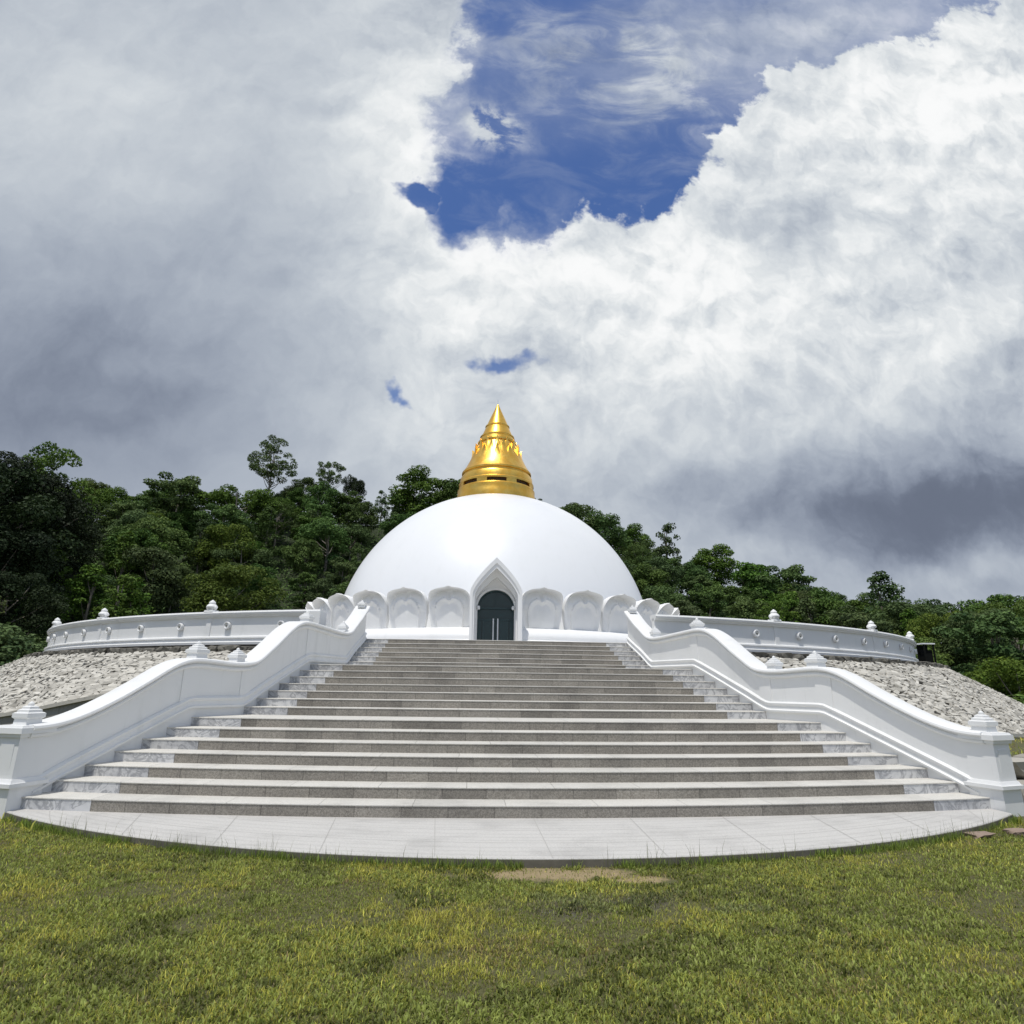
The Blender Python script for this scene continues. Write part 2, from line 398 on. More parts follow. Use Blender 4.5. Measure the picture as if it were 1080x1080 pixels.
for s, side in ((-1, 'left'), (1, 'right')):
    top = link('balustrade', None); bal[s] = top
    tag(top, 'white stepped balustrade wall on the %s side of the stairs' % side, 'balustrade')
    b = MB(); rings = []
    for y in YS:
        zt = capsm(y) - .16; zb = max(min((y - 9.5) * .35, 2.6), 0) * .5 - .3
        a = plan(s, y, 0); c = plan(s, y, TH)
        rings.append([(a[0], a[1], zb), (c[0], c[1], zb), (c[0], c[1], zt), (a[0], a[1], zt)])
    b.sweep(rings); b.build('wall_panel', M_wall, top, smooth=40)
    b = MB(); rings = []
    for y in YS:
        z = capsm(y); rings.append([(*plan(s, y, o), z + dz) for o, dz in CAPP])
    b.sweep(rings); b.build('coping', M_wall, top, smooth=35)
    b = MB(); rings = []
    for y in YS[YS > 9.50]:
        z = mouz(y); rings.append([(*plan(s, y, o), z + dz) for o, dz in MOUP])
    b.sweep(rings); b.build('base_moulding', M_wall, top, smooth=30)
    # shallow pilasters at the landing ends
    for yc in (11.90, 13.12, 15.72):
        b = MB(); rings = []
        for y in np.linspace(yc - .15, yc + .15, 7):
            a = plan(s, y, -.016); c = plan(s, y, .03); rings.append([(*a, mouz(y) - .02), (*c, mouz(y) - .02), (*c, capsm(y) - .13), (*a, capsm(y) - .13)])
        b.sweep(rings); b.build('pilaster', M_wall, top)
    # end pier
    yp = 9.49; px, py = plan(s, yp, .165); rz = planrot(s, yp)
    pier = link('end_pier', None, top)
    pb = MB()
    pb.box((px, py, .08), (.42, .48, .50), rz, top=.985)
    pb.build('base', M_wall, pier)
    pb = MB(); pb.box((px, py, .305), (.50, .56, .05), rz); pb.box((px, py, .355), (.45, .50, .052), rz, top=.9); pb.build('base_moulding', M_wall, pier)
    pb = MB(); pb.box((px, py, .64), (.37, .43, .52), rz, top=.94)
    pb.build('shaft', M_wall, pier)
    fx, fy = px - math.sin(rz) * -.0, py
    dirv = (math.sin(rz), -math.cos(rz))           # towards the lawn
    pb = MB(); pb.box((px + dirv[0] * .204, py + dirv[1] * .204, .63), (.22, .02, .38), rz); pb.build('raised_panel', M_wall, pier)
    pb = MB(); pb.box((px, py, .925), (.41, .46, .05), rz, top=1.04); pb.box((px, py, .985), (.48, .52, .072), rz, top=.98); pb.box((px, py, 1.036), (.44, .48, .03), rz, top=.93); pb.build('pier_cap', M_wall, pier)
    finial_mb(.27, .31, rz, (px, py, 1.048)).build('finial', M_wall, pier)
    for yc, wd, hh in ((12.08, .29, .31), (12.95, .25, .28), (15.72, .27, .29), (17.80, .24, .29), (19.70, .24, .24)):
        fx, fy = plan(s, yc, .135); finial_mb(wd, hh, planrot(s, yc), (fx, fy, capsm(yc) - .004)).build('finial', M_wall, top)

# ------------------------------------------------------------------ terrace, parapets, stone slopes
TC = (.45, 40.5); TR = 22.68
def tp(phi, r): a = R(phi); return (TC[0] + r * math.sin(a), TC[1] - r * math.cos(a))
b = MB(); P = [tp(a, TR - .05) for a in np.linspace(11.5, 346.5, 150)]
P += [(-4.45, 18.9), (-4.45, 21.3), (4.45, 21.3), (4.45, 18.9)]
n = len(P); b.add([(x, y, -.3) for x, y in P] + [(x, y, 2.93) for x, y in P], [list(range(n - 1, -1, -1)), list(range(n, 2 * n))] + [[i, (i + 1) % n, n + (i + 1) % n, n + i] for i in range(n)])
tag(b.build('terrace_ground', M_apron), 'paved round terrace that the stupa stands on', 'terrace', kind='structure')

PCOP = [(-.09, -.17), (-.10, -.13), (-.14, -.11), (-.16, -.05), (-.13, 0), (.20, 0), (.23, -.05), (.20, -.11), (.17, -.17)]
PBAS = [(.05, .0), (-.16, .0), (-.17, .07), (-.11, .10), (-.10, .17), (-.14, .19), (-.13, .23), (-.05, .26), (.05, .26)]
def arc_sweep(bld, a0, a1, n, prof, z):
    rings = []
    for a in np.linspace(a0, a1, n):
        rings.append([(*tp(a, TR - o), z + dz) for o, dz in prof])
    bld.sweep(rings)
def ring_disc(bld, phi, z, r0):
    # medallion: raised ring round a hollow, facing outward; q = distance proud of the wall
    a = R(phi); out = np.array([math.sin(a), -math.cos(a), 0]); tx = np.array([math.cos(a), math.sin(a), 0]); c0 = np.array([*tp(phi, TR), z])
    prof = [(r0, .05), (r0, .125), (r0 * .93, .137), (r0 * .78, .14), (r0 * .64, .134), (r0 * .56, .118), (r0 * .3, .115)]
    n = 24; rings = [[tuple(c0 + out * q + tx * math.cos(2 * math.pi * i / n) * r + np.array([0, 0, 1]) * math.sin(2 * math.pi * i / n) * r) for i in range(n)] for r, q in prof]
    bld.sweep(rings)
    return c0, out, tx
def bud_finial(phi, z):
    x, y = tp(phi, TR + .02); bb = MB(); rz = R(phi)
    bb.box((x, y, z + .03), (.34, .26, .06), rz, top=.92)
    pr = [(.10, .055), (.09, .085), (.15, .12), (.165, .17), (.13, .225), (.085, .26), (.10, .285), (.085, .32), (.04, .36), (.002, .385)]
    bb.lathe([(r, z + q) for r, q in pr], 20, (x, y))
    for k in (-1, 0, 1):                           # leaf lobes round the bud
        ang = rz + k * 1.25
        ox, oy = x + math.cos(ang) * .0 + math.cos(rz) * k * .13, y + math.sin(rz) * k * .13
        bb.lathe([(.002, z + .06), (.05, z + .09), (.065, z + .14), (.04, z + .20), (.002, z + .235)], 12, (ox, oy))
    return bb
ZB, ZT = 2.73, 3.71
for s, side in ((-1, 'left'), (1, 'right')):
    pw = link('parapet_wall', None)
    tag(pw, 'low curved white parapet with round medallions, %s of the stairs' % side, 'parapet wall')
    a0 = 14.3 if s < 0 else 10.2; a1 = 92
    b = MB(); arc_sweep(b, s * a0, s * a1, 130, [(-.05, 0), (.14, 0), (.10, .86), (-.03, .86)], ZB + .01); b.build('wall_panel', M_wall, pw, smooth=40)
    b = MB(); arc_sweep(b, s * a0, s * a1, 130, PCOP, ZT); b.build('coping', M_wall, pw, smooth=35)
    b = MB(); arc_sweep(b, s * a0, s * a1, 130, [(-o - .03, d) for o, d in PBAS][::-1] if False else [(-(-o) , d) for o, d in PBAS], ZB); b.build('base_moulding', M_wall, pw, smooth=35)
    if s < 0:
        x, y = tp(s * (a0 + .45), TR - .02); b = MB(); b.box((x, y, (ZB + ZT) / 2 - .03), (.40, .40, ZT - ZB - .07), R(s * a0)); b.build('end_post', M_wall, pw)
    fins = [23.95, 37.8, 51.6, 65.4] if s < 0 else [21.3, 35.4, 49.5, 63.6]
    for f in fins:
        bud_finial(s * f, ZT - .005).build('finial', M_wall, pw, smooth=35)
        b = MB(); rr = []
        for a in np.linspace(f - .22, f + .22, 4): rr.append([(*tp(s * a, TR + .075), ZB + .22), (*tp(s * a, TR - .05), ZB + .22), (*tp(s * a, TR - .05), ZT - .12), (*tp(s * a, TR + .055), ZT - .12)])
        b.sweep(rr); b.build('pilaster', M_wall, pw)
    for k in range(9):
        f = (17.4 if s < 0 else 14.4) + 4.68 * k
        if any(abs(f - q) < 1 for q in fins) or (s > 0 and f < 12): continue
        b = MB(); c0, out, tx = ring_disc(b, s * f, ZB + .56, .112)
        md = b.build('medallion', M_wall, pw, smooth=40)
        kb = MB(); n_ = 12; rings = []
        for r, q in ((.034, .10), (.034, .128), (.024, .138), (.001, .14)):
            rings.append([tuple(c0 + out * q + tx * math.cos(2 * math.pi * i / n_) * r + np.array([0, 0, 1]) * math.sin(2 * math.pi * i / n_) * r) for i in range(n_)])
        kb.sweep(rings); kb.build('boss', M_conc, md, smooth=50)

def slope_bot(s, phi):
    a = abs(phi)
    if s < 0: return float(np.interp(a, [10, 18, 20.5, 22.5, 25, 28, 40, 60, 95], [1.45, 1.42, 1.31, 1.15, .95, .77, .55, .5, .4]))
    return float(np.interp(a, [10, 20, 27, 30, 45, 60, 95], [.85, .74, .58, .50, .25, .08, .0]))
R1S, R2S, ZS = {-1: 23.4, 1: 23.85}, {-1: 26.9, 1: 27.5}, 2.46
def arc_sweep2(bld, a0, a1, n, ra, rb, z0, z1, s):
    rings = []
    for a in np.linspace(a0, a1, n):
        p, q = tp(a, ra), tp(a, rb)
        if abs(q[0]) > WID(min(max(q[1], 8), 20.5)) + .4: rings.append([(*p, z0 - .3), (*q, z0 - .3), (*q, z0), (*p, z1)])
    bld.sweep(rings)
def ico(sub):
    bm = bmesh.new(); bmesh.ops.create_icosphere(bm, subdivisions=sub, radius=1); V = np.array([v.co[:] for v in bm.verts]); F = [[v.index for v in f.verts] for f in bm.faces]; bm.free(); return V, F
ICO_V, ICO_F = ico(2)
ICO1_V, ICO1_F = ico(1)
def rock(bld, c, size, axes, rough, tone, lowpoly=False):
    V, F = (ICO1_V, ICO1_F) if lowpoly else (ICO_V, ICO_F)
    k = 1 + rng.normal(0, rough, len(V)); d = rng.normal(0, 1, 3); d /= np.linalg.norm(d)
    U = np.clip(V, -.62, .62) * 1.35 * k[:, None]
    U = U + np.outer(np.maximum(0, U @ d - .45) * -.8, d)
    P = c + (U[:, :1] * size[0]) * axes[0] + (U[:, 1:2] * size[1]) * axes[1] + (U[:, 2:] * size[2]) * axes[2]
    bld.add(P.tolist(), F, tone)
for s, side in ((-1, 'left'), (1, 'right')):
    em = link('stone_embankment', None)
    tag(em, 'sloping bank of pale rubble stones below the %s parapet' % side, 'stone bank')
    R1, R2 = R1S[s], R2S[s]; b = MB(); rings = []
    A = np.linspace(11.5, 95, 120)
    for a in A:
        zb_ = slope_bot(s, s * a); x0, y0 = tp(s * a, R1); x1, y1 = tp(s * a, R2)
        # stay clear of the stairs
        xi_, yi_ = tp(s * a, 22.5); rings.append([(xi_, yi_, -.4), (x1, y1, -.4), (x1, y1, zb_), (x0, y0, ZS - .02), (xi_, yi_, ZS + .12)])
    rings = [r for r in rings if all(abs(p[0]) > WID(min(max(p[1], 8), 20.5)) + .36 for p in r[1:3])]
    b.sweep(rings); b.build('mortar_bed', M_mortar, em)
    st = MB(); drow = .128
    Ls = math.hypot(R2 - R1, 1.9); nr = int(Ls / drow)
    for j in range(nr + 1):
        t = (j + .5) / (nr + 1)
        r = R1 + (R2 - R1) * t; a = 11.6 + rng.uniform(0, .3)
        while a < 78:
            zb_ = slope_bot(s, s * a); z = (ZS - .02) + (zb_ - ZS + .02) * t
            wd = float(np.clip(rng.normal(.225, .08), .09, .50)); hh = float(np.clip(rng.normal(.132, .034), .07, .22))
            aa = a + math.degrees(wd * .5 / r); a += math.degrees((wd * 1.10) / r)
            x, y = tp(s * aa, r + rng.normal(0, .02))
            if abs(x) < WID(min(max(y, 8), 20.5)) + .40: continue
            tx = np.array([math.cos(R(s * aa)), math.sin(R(s * aa)), 0]); dn = np.array([math.sin(R(s * aa)) * (R2 - R1), -math.cos(R(s * aa)) * (R2 - R1), (zb_ - ZS)]); dn /= np.linalg.norm(dn)
            nn = np.cross(tx, dn); nn = nn if nn[2] > 0 else -nn
            th = rng.normal(0, .28); t2 = tx * math.cos(th) + dn * math.sin(th); d2 = np.cross(nn, t2)
            tilt = rng.normal(.28, .16); d3 = d2 * math.cos(tilt) - nn * math.sin(tilt) * np.sign(d2[2]) * -1; n3 = np.cross(t2, d3)
            tone = float(np.clip(rng.beta(2.4, 1.6), 0, 1))
            rock(st, np.array([x, y, z]) + nn * rng.uniform(.02, .06), (wd * .60, hh * .47, .05), (t2, d3, n3), .10, tone, lowpoly=(aa > 55))
    st.build('stone_facing', M_stone, em)
    # rough dark stone kerb below the parapet, its shade put into the colour
    kb = MB(); a = 12.0
    while a < 95:
        wd = rng.uniform(.22, .55); aa = a + math.degrees(wd / 2 / R1); a += math.degrees(wd / R1)
        x, y = tp(s * aa, R1 - .16 + rng.normal(0, .02))
        if abs(x) < WID(min(max(y, 8), 20.5)) + .4: continue
        th = R(s * aa) + rng.normal(0, .06); rock(kb, np.array([x, y, 2.55 + rng.normal(0, .02)]), (wd * .56, .22, .115), (np.array([math.cos(th), math.sin(th), 0]), np.array([-math.sin(th), math.cos(th), 0]), np.array([0, 0, 1.])), .09, float(rng.uniform(0, .4)), lowpoly=(aa > 50))
    gb = MB(); arc_sweep2(gb, s * 12, s * 95, 120, 22.6, R1 - .02, 2.62, 2.70, s); gb.build('ledge', M_mortar, em)
    kb.build('kerb', M_kerb, em)
    # retaining wall at the foot
    rw = link('retaining_wall', None)
    tag(rw, ('bare grey concrete retaining wall behind the left pier' if s < 0 else 'grey plastered retaining wall with stone cap behind the right pier'), 'retaining wall')
    aw = [a for a in np.linspace(18, 95, 140) if abs(tp(s * a, R2 + .35)[0]) > WID(min(max(tp(s * a, R2 + .35)[1], 8), 20.5)) + .42]
    b = MB(); b.sweep([[(*tp(s * a, R2 + .02), -.4), (*tp(s * a, R2 + .26), -.4), (*tp(s * a, R2 + .26), slope_bot(s, a) - .03), (*tp(s * a, R2 + .02), slope_bot(s, a) - .03)] for a in aw]); b.build('wall_panel', M_conc if s < 0 else M_wall, rw)
    b = MB(); b.sweep([[(*tp(s * a, R2 - .02), slope_bot(s, a) - .03), (*tp(s * a, R2 + .32), slope_bot(s, a) - .03), (*tp(s * a, R2 + .32), slope_bot(s, a) + .05), (*tp(s * a, R2 - .02), slope_bot(s, a) + .05)] for a in aw])
    for i in range(len(b.f)): b.c[i] = .6
    b.build('cap', M_stone, rw)

# ------------------------------------------------------------------ the stupa
SC = (.6, 40.0); stupa = link('stupa', None, loc=(SC[0], SC[1], 0), rz=-R(1.7))
tag(stupa, 'white domed stupa with lotus petal ring and golden spire', 'stupa')
b = MB(); DR, DZ = 9.72, 3.9
b.lathe([(DR, 2.8)] + [(DR * math.cos(t), DZ + DR * math.sin(t)) for t in np.linspace(0, math.pi / 2 - .001, 60)], 160); b.build('dome', M_dome, stupa, smooth=60)
b = MB(); b.lathe([(11.75, 2.9), (11.75, 3.55), (11.72, 3.60), (11.60, 3.66), (11.60, 3.78), (11.56, 3.9), (11.42, 4.06), (11.22, 4.18), (10.9, 4.24), (9.5, 4.24)], 150, a0=R(5.7), a1=R(354.3)); b.build('plinth', M_petal, stupa, smooth=30)
def petal_mesh():
    NU, NV = 53, 60
    u = np.linspace(-1, 1, NU)[None, :]; v = np.linspace(0, 1, NV)[:, None]
    t = v ** .8; t = 1 - (1 - v) ** 1.55; t = np.broadcast_to(t, (NV, NU))
    Wt = np.where(t < .58, .86 + .14 * np.sin(np.clip(t / .58, 0, 1) * math.pi / 2), (np.clip(1 - (np.clip((t - .58) / .42, 0, 1)) ** 2.7, 0, 1)) ** (1 / 2.7))
    x = Wt * u; H = 1.93; Wd = 1.02
    ro = np.where(t > .58, (np.abs(x) ** 2.7 + np.clip((t - .58) / .42, 0, 1) ** 2.7) ** (1 / 2.7), np.abs(x) / np.where(t < .58, .86 + .14 * np.sin(np.clip(t / .58, 0, 1) * math.pi / 2), 1))
    lip = sstep(.74, 1.0, ro)
    d = .16 * np.sin(math.pi * np.clip(t, 0, 1) * .85) + lip ** 1.6 * (.04 + .56 * sstep(.5, 1.0, t))
    ti = .73 - .07 * np.exp(-(x / .10) ** 2) + .0 * t
    xi = x / (.66 * (.9 + .1 * np.sin(np.clip(t / .4, 0, 1) * math.pi / 2)))
    ri = np.where(t > .40, (np.abs(xi) ** 2.6 + np.clip((t - .40) / (ti - .40), 0, 3) ** 2.6) ** (1 / 2.6), np.abs(xi))
    up = sstep(.30, .62, t)
    d = d + np.where(ri < 1.0, .13 + .16 * up * sstep(.55, .99, ri) * .9 + .03 * (1 - ri), (.05 + .17 * up) * (1 - sstep(1.0, 1.55, ri)))
    d = d - .05 * (1 - sstep(0.0, .045, np.abs(ri - 1.0))) * up
    z = H * t + .07 * np.exp(-(x / .13) ** 2) * sstep(.86, 1, t) - .10 * lip * sstep(.8, 1, t)
    back = -.10 + lip ** 1.6 * (.02 + .50 * sstep(.5, 1.0, t)) * .92
    V = []; F = []
    for arr in (d, np.minimum(back, d - .06)):
        for j in range(NV):
            for i in range(NU): V.append((x[j, i] * Wd, -arr[j, i], z[j, i]))
    N = NU * NV
    for j in range(NV - 1):
        for i in range(NU - 1):
            q = [j * NU + i, j * NU + i + 1, (j + 1) * NU + i + 1, (j + 1) * NU + i]; F.append(q); F.append([N + k for k in q[::-1]])
    for j in range(NV - 1):
        for i in (0, NU - 1): F.append([j * NU + i, (j + 1) * NU + i, N + (j + 1) * NU + i, N + j * NU + i])
    for i in range(NU - 1):
        for j in (0, NV - 1): F.append([j * NU + i, j * NU + i + 1, N + j * NU + i + 1, N + j * NU + i])
    m = MB(); m.add(V, F); return m.mesh('lotus_petal', M_petal, smooth=50)
PM = petal_mesh()
for k in range(1, 32):
    a = k * 2 * math.pi / 32
    o = link('lotus_petal', PM, stupa, (10.72 * math.sin(a), -10.72 * math.cos(a), 4.20), a)

# porch: pointed arch hood with a round-headed glass door
def pointed(hw, spring, apex, z0, n=26, lean=.0):
    L = []
    for i in range(8): L.append((-hw, z0 + (spring - z0) * i / 8))
    for i in range(n + 1):
        t = i / n; L.append((-hw * (1 - t) ** (.78 if t < 1 else 1) if False else -hw * (1 - t ** 1.45), spring + (apex - spring) * (t ** 1.0) * (.97 + .03 * t)))
    return L + [(-x, z) for x, z in L[-2::-1]]
def roundarch(hw, spring, z0, n=26):
    L = []
    for i in range(8): L.append((-hw, z0 + (spring - z0) * i / 8))
    for i in range(n + 1):
        t = i / n * math.pi / 2; L.append((-hw * math.cos(t), spring + hw * math.sin(t)))
    return L + [(-x, z) for x, z in L[-2::-1]]
porch = link('entrance_porch', None, stupa)
def hood(name, outer, inner, ya, yb2, mat, par, inner_b=None):
    ib = inner_b or inner
    P = []; n = len(outer)
    for prof, y in ((outer, yb2), (outer, ya), (inner, ya), (ib, yb2)):
        P += [(x, y, z) for x, z in prof]
    F = []
    for k in range(4):
        for i in range(n - 1):
            a = k * n + i; c = ((k + 1) % 4) * n + i; F.append([a, a + 1, c + 1, c])
    for i in (0, n - 1): F.append([i, n + i, 2 * n + i, 3 * n + i])
    m = MB(); m.add(P, F); return m.build(name, mat, par, smooth=30)
O1 = pointed(1.13, 5.70, 7.20, 2.94); I1 = pointed(.97, 5.56, 6.82, 2.94)
hood('hood', O1, I1, -11.95, -8.6, M_petal, porch)
O1b = pointed(1.17, 5.73, 7.30, 2.94); I1b = pointed(1.05, 5.64, 7.05, 2.94)
hood('hood_rim', O1b, I1b, -12.0, -11.8, M_petal, porch)
O2 = pointed(.985, 5.56, 6.84, 2.94); I2 = pointed(.90, 5.45, 6.50, 2.94)
hood('inner_arch', O2, I2, -11.45, -10.6, M_petal, porch)
I3 = roundarch(.86, 5.12, 2.94); O3 = pointed(.95, 5.5, 6.68, 2.94)
hood('spandrel', O3, I3, -11.0, -10.5, M_petal, porch)
O4 = roundarch(.90, 5.12, 2.94); I4 = roundarch(.80, 5.12, 2.94)
hood('archivolt', roundarch(.93, 5.12, 2.94), roundarch(.845, 5.12, 2.94), -11.06, -10.95, M_petal, porch)
door = link('door', None, stupa)
b = MB(); prof = roundarch(.87, 5.12, 2.94); n = len(prof)
b.add([(x, -10.62, z) for x, z in prof], [list(range(n))]); b.build('glass', M_glass, door)
hood('frame', roundarch(.865, 5.12, 2.94), roundarch(.79, 5.12, 2.94), -10.72, -10.60, M_frame, door)
b = MB(); b.box((0, -10.67, 5.14), (1.60, .10, .09)); b.box((0, -10.67, 4.62), (1.60, .10, .07)); b.box((0, -10.655, 5.55), (.05, .06, .78)); b.build('transom', M_frame, door)
for sx in (-1, 1):
    lf = MB(); lf.box((sx * .30, -10.665, 3.77), (.56, .05, 1.64)); leaf = lf.build('door_leaf', M_glass, door)
    fb = MB()
    for cx, wd, cz, ht in ((sx * .045, .06, 3.77, 1.66), (sx * .565, .06, 3.77, 1.66), (sx * .305, .46, 4.57, .07), (sx * .305, .46, 3.05, .16)): fb.box((cx, -10.675, cz), (wd, .075, ht))
    fb.build('leaf_frame', M_frame, leaf)
    hb = MB(); hb.tube([(sx * .105, -10.79, 3.25), (sx * .105, -10.79, 4.66)], .036, 10)
    for z in (3.6, 4.4): hb.tube([(sx * .10, -10.79, z), (sx * .10, -10.70, z)], .012, 8)
    hb.build('handle', M_chrome, leaf)
    sb = MB(); sb.box((sx * .72, -10.66, 3.77), (.13, .06, 1.64)); sb.build('side_light', M_frame, door)
    lb = MB(); lb.lathe([(.001, 5.02), (.06, 5.03), (.075, 5.08), (.075, 5.16), (.05, 5.2), (.001, 5.21)], 16, (sx * .80, -11.12)); lb.box((sx * .83, -11.03, 5.11), (.05, .1, .05)); lb.build('wall_lamp', M_lampw, porch, smooth=40)

# golden spire
spire = link('spire', None, stupa)
prof = [(2.62, 13.2), (2.62, 13.62), (2.57, 13.74), (2.57, 14.08), (2.52, 14.12), (2.50, 14.18)]
b = MB(); b.lathe(prof, 96); b.build('base_ring', M_gold, spire, smooth=30)
b = MB(); b.lathe([(2.34, 14.0), (2.34, 14.52)], 96); b.build('recess_ring', M_slot, spire, smooth=30)
for k in range(8):
    a = (k + .5) * math.pi / 4; b = MB()
    rr = [[(r * math.sin(aa), -r * math.cos(aa), z) for r, z in ((2.30, 14.02), (2.50, 14.02), (2.49, 14.46), (2.30, 14.46))] for aa in np.linspace(a - .14, a + .14, 6)]
    b.sweep(rr); b.build('recess_pier', M_gold, spire)
b = MB(); b.lathe([(2.30, 14.42), (2.50, 14.43), (2.50, 14.55), (2.44, 14.62), (2.40, 14.95), (2.34, 15.06), (2.24, 15.12), (2.24, 15.2), (2.33, 15.26), (2.33, 15.36), (2.22, 15.5), (2.06, 15.75), (1.86, 16.15), (1.66, 16.6), (1.46, 17.05), (1.30, 17.4), (1.24, 17.5), (1.30, 17.55), (1.30, 17.66), (1.20, 17.72), (1.14, 17.95), (1.17, 17.98), (1.17, 18.05), (1.06, 18.12), (.90, 18.5), (.80, 18.76), (.83, 18.79), (.83, 18.86), (.74, 18.92), (.50, 19.5), (.26, 20.05), (.07, 20.5), (.05, 20.56), (.001, 20.58)], 96)
b.build('spire_body', M_gold, spire, smooth=30)
b = MB(); b.tube([(0, 0, 20.5), (0, 0, 20.95)], [.025, .012], 8); b.build('lightning_rod', M_chrome, spire)
def flame(w, h, curl, thick):
    # pointed leaf that stands off the cone; local: x across, y outward negative, z up
    m = MB(); n = 12; P = []; F = []
    for lay in (0, 1):
        for j in range(n + 1):
            t = j / n; hw = w * (1 - t) ** .8 * (1 + .30 * math.sin(math.pi * min(t * 1.7, 1))) + .004
            off = -(curl * t ** 3.5) - .03 * math.sin(math.pi * t)
            for q in (-1, -.5, 0, .5, 1):
                P.append((hw * q, off + (thick if lay else 0) - .07 * (1 - q * q) * (1 - t) * (0 if lay else 1), h * t))
    M_ = 5 * (n + 1)
    for j in range(n):
        for i in range(4):
            q = [j * 5 + i, j * 5 + i + 1, (j + 1) * 5 + i + 1, (j + 1) * 5 + i]; F.append(q); F.append([M_ + k for k in q[::-1]])
        for i in (0, 4): F.append([j * 5 + i, (j + 1) * 5 + i, M_ + (j + 1) * 5 + i, M_ + j * 5 + i])
    for j in (0, n): 
        for i in range(4): F.append([j * 5 + i, j * 5 + i + 1, M_ + j * 5 + i + 1, M_ + j * 5 + i])
    m.add(P, F); return m.mesh('flame_ornament', M_gold, smooth=40)
F1 = flame(.34, 1.45, .34, .16); F2 = flame(.29, 1.2, .30, .14); F3 = flame(.23, .85, .22, .12)
for mesh, cnt, rad, z, tilt, ph in ((F1, 12, 2.00, 15.66, -.43, 0), (F2, 12, 1.74, 16.25, -.42, .5), (F3, 12, 1.47, 16.88, -.40, 0)):
    for k in range(cnt):
        a = (k + ph) * 2 * math.pi / cnt; o = link('flame_ornament', mesh, spire, (rad * math.sin(a), -rad * math.cos(a), z))
        o.rotation_euler = (Matrix.Rotation(a, 3, 'Z') @ Matrix.Rotation(tilt, 3, 'X')).to_euler()

# ------------------------------------------------------------------ right side small things
cn = link('canopy', None, loc=(21.62, 30.2, 0)); tag(cn, 'small dark hut with thin white flat roof past the right parapet end', 'hut')
b = MB(); b.box((0, 0, 3.90), (.62, .60, .06)); b.build('roof', M_lampw, cn)
for sx in (-1, 1):
    for sy in (-1, 1): b = MB(); b.box((sx * .24, sy * .24, 1.9), (.06, .06, 4.0)); b.build('post', M_dark, cn)
b = MB(); b.box((0, .22, 2.2), (.44, .04, 3.3)); b.build('back_panel', M_dark, cn)
b = MB(); b.box((0, 0, 2.0), (.40, .34, 3.2)); b.build('cabinet', M_dark, cn)

rwall = link('rubble_stone_wall', None, loc=(0, 0, 0)); tag(rwall, 'low rubble wall of brown and grey boulders beside the right pier', 'stone wall')
for i, (x, y, z, sx, sz) in enumerate([(8.05, 10.45, .06, .34, .26), (8.62, 10.62, .10, .36, .30), (9.25, 10.8, .08, .38, .30), (8.2, 10.62, .42, .36, .18), (8.95, 10.8, .46, .40, .18), (9.7, 11.0, .42, .40, .22), (9.95, 10.95, .08, .38, .3), (10.6, 11.2, .1, .4, .32), (10.5, 11.3, .46, .4, .2), (7.86, 10.75, .30, .25, .3)]):
    b = MB(); ax = (np.array([.96, .28, 0]), np.array([-.28, .96, 0]), np.array([0, 0, 1.])); rock(b, np.array([x, y, z]), (sx * 1.1, .36, sz), ax, .06, float(rng.uniform(.1, .7))); b.build('boulder', M_stone, rwall)
bank = MB(); bank.add([(7.75, 10.9, -.2), (12, 12.1, -.2), (16, 19, -.2), (9.0, 14.6, -.2), (7.75, 10.9, .50), (12, 12.1, .52), (16, 19, .56), (9.0, 14.6, .54)], [[0, 1, 5, 4], [1, 2, 6, 5], [2, 3, 7, 6], [3, 0, 4, 7], [4, 5, 6, 7]])
tag(bank.build('raised_lawn', M_lawn), kind='structure')
for (x, y, sx, sy, lb) in ((5.45, 8.07, .20, .13, 'flat brown stone set in the lawn nearest the apron edge'), (6.10, 8.24, .18, .12, 'flat brown stone in the lawn at the far right')):
    b = MB(); rock(b, np.array([x, y, -.065]), (sx, sy, .035), (np.array([1., .15, 0]), np.array([-.15, 1., 0]), np.array([0, 0, 1.])), .08, .35)
    m_ = b.build('stepping_stone', M_brown); tag(m_, lb, 'stone', 'stones in the lawn')

# ------------------------------------------------------------------ lawn and grass
GZ = -.085
b = MB(); n = 60
b.add([(-900, -300, GZ), (900, -300, GZ), (900, 1500, GZ), (-900, 1500, GZ)], [[0, 1, 2, 3]])
tag(b.build('lawn', M_lawn), kind='structure')
CAMX, CAMY = -.885, 0.0
def fieldnp(L, x, y, k, seed):
    f = np.full_like(x, -9.)
    for cx, cy, rx, ry in L: f = np.maximum(f, 1 - np.sqrt(((x - cx) / rx) ** 2 + ((y - cy) / ry) ** 2))
    return f + k * vnoise(x * 5, y * 5, seed)
_g = rng.normal(0, 1, (64, 64))
def vnoise(x, y, seed):
    def one(x, y):
        xi = np.floor(x).astype(int); yi = np.floor(y).astype(int); fx = x - xi; fy = y - yi; fx = fx * fx * (3 - 2 * fx); fy = fy * fy * (3 - 2 * fy)
        G = lambda a, c: _g[(a + seed * 13) % 64, (c + seed * 7) % 64]
        return (G(xi, yi) * (1 - fx) + G(xi + 1, yi) * fx) * (1 - fy) + (G(xi, yi + 1) * (1 - fx) + G(xi + 1, yi + 1) * fx) * fy
    return .55 * one(x, y) + .28 * one(x * 2.1, y * 2.1) + .17 * one(x * 4.3, y * 4.3)
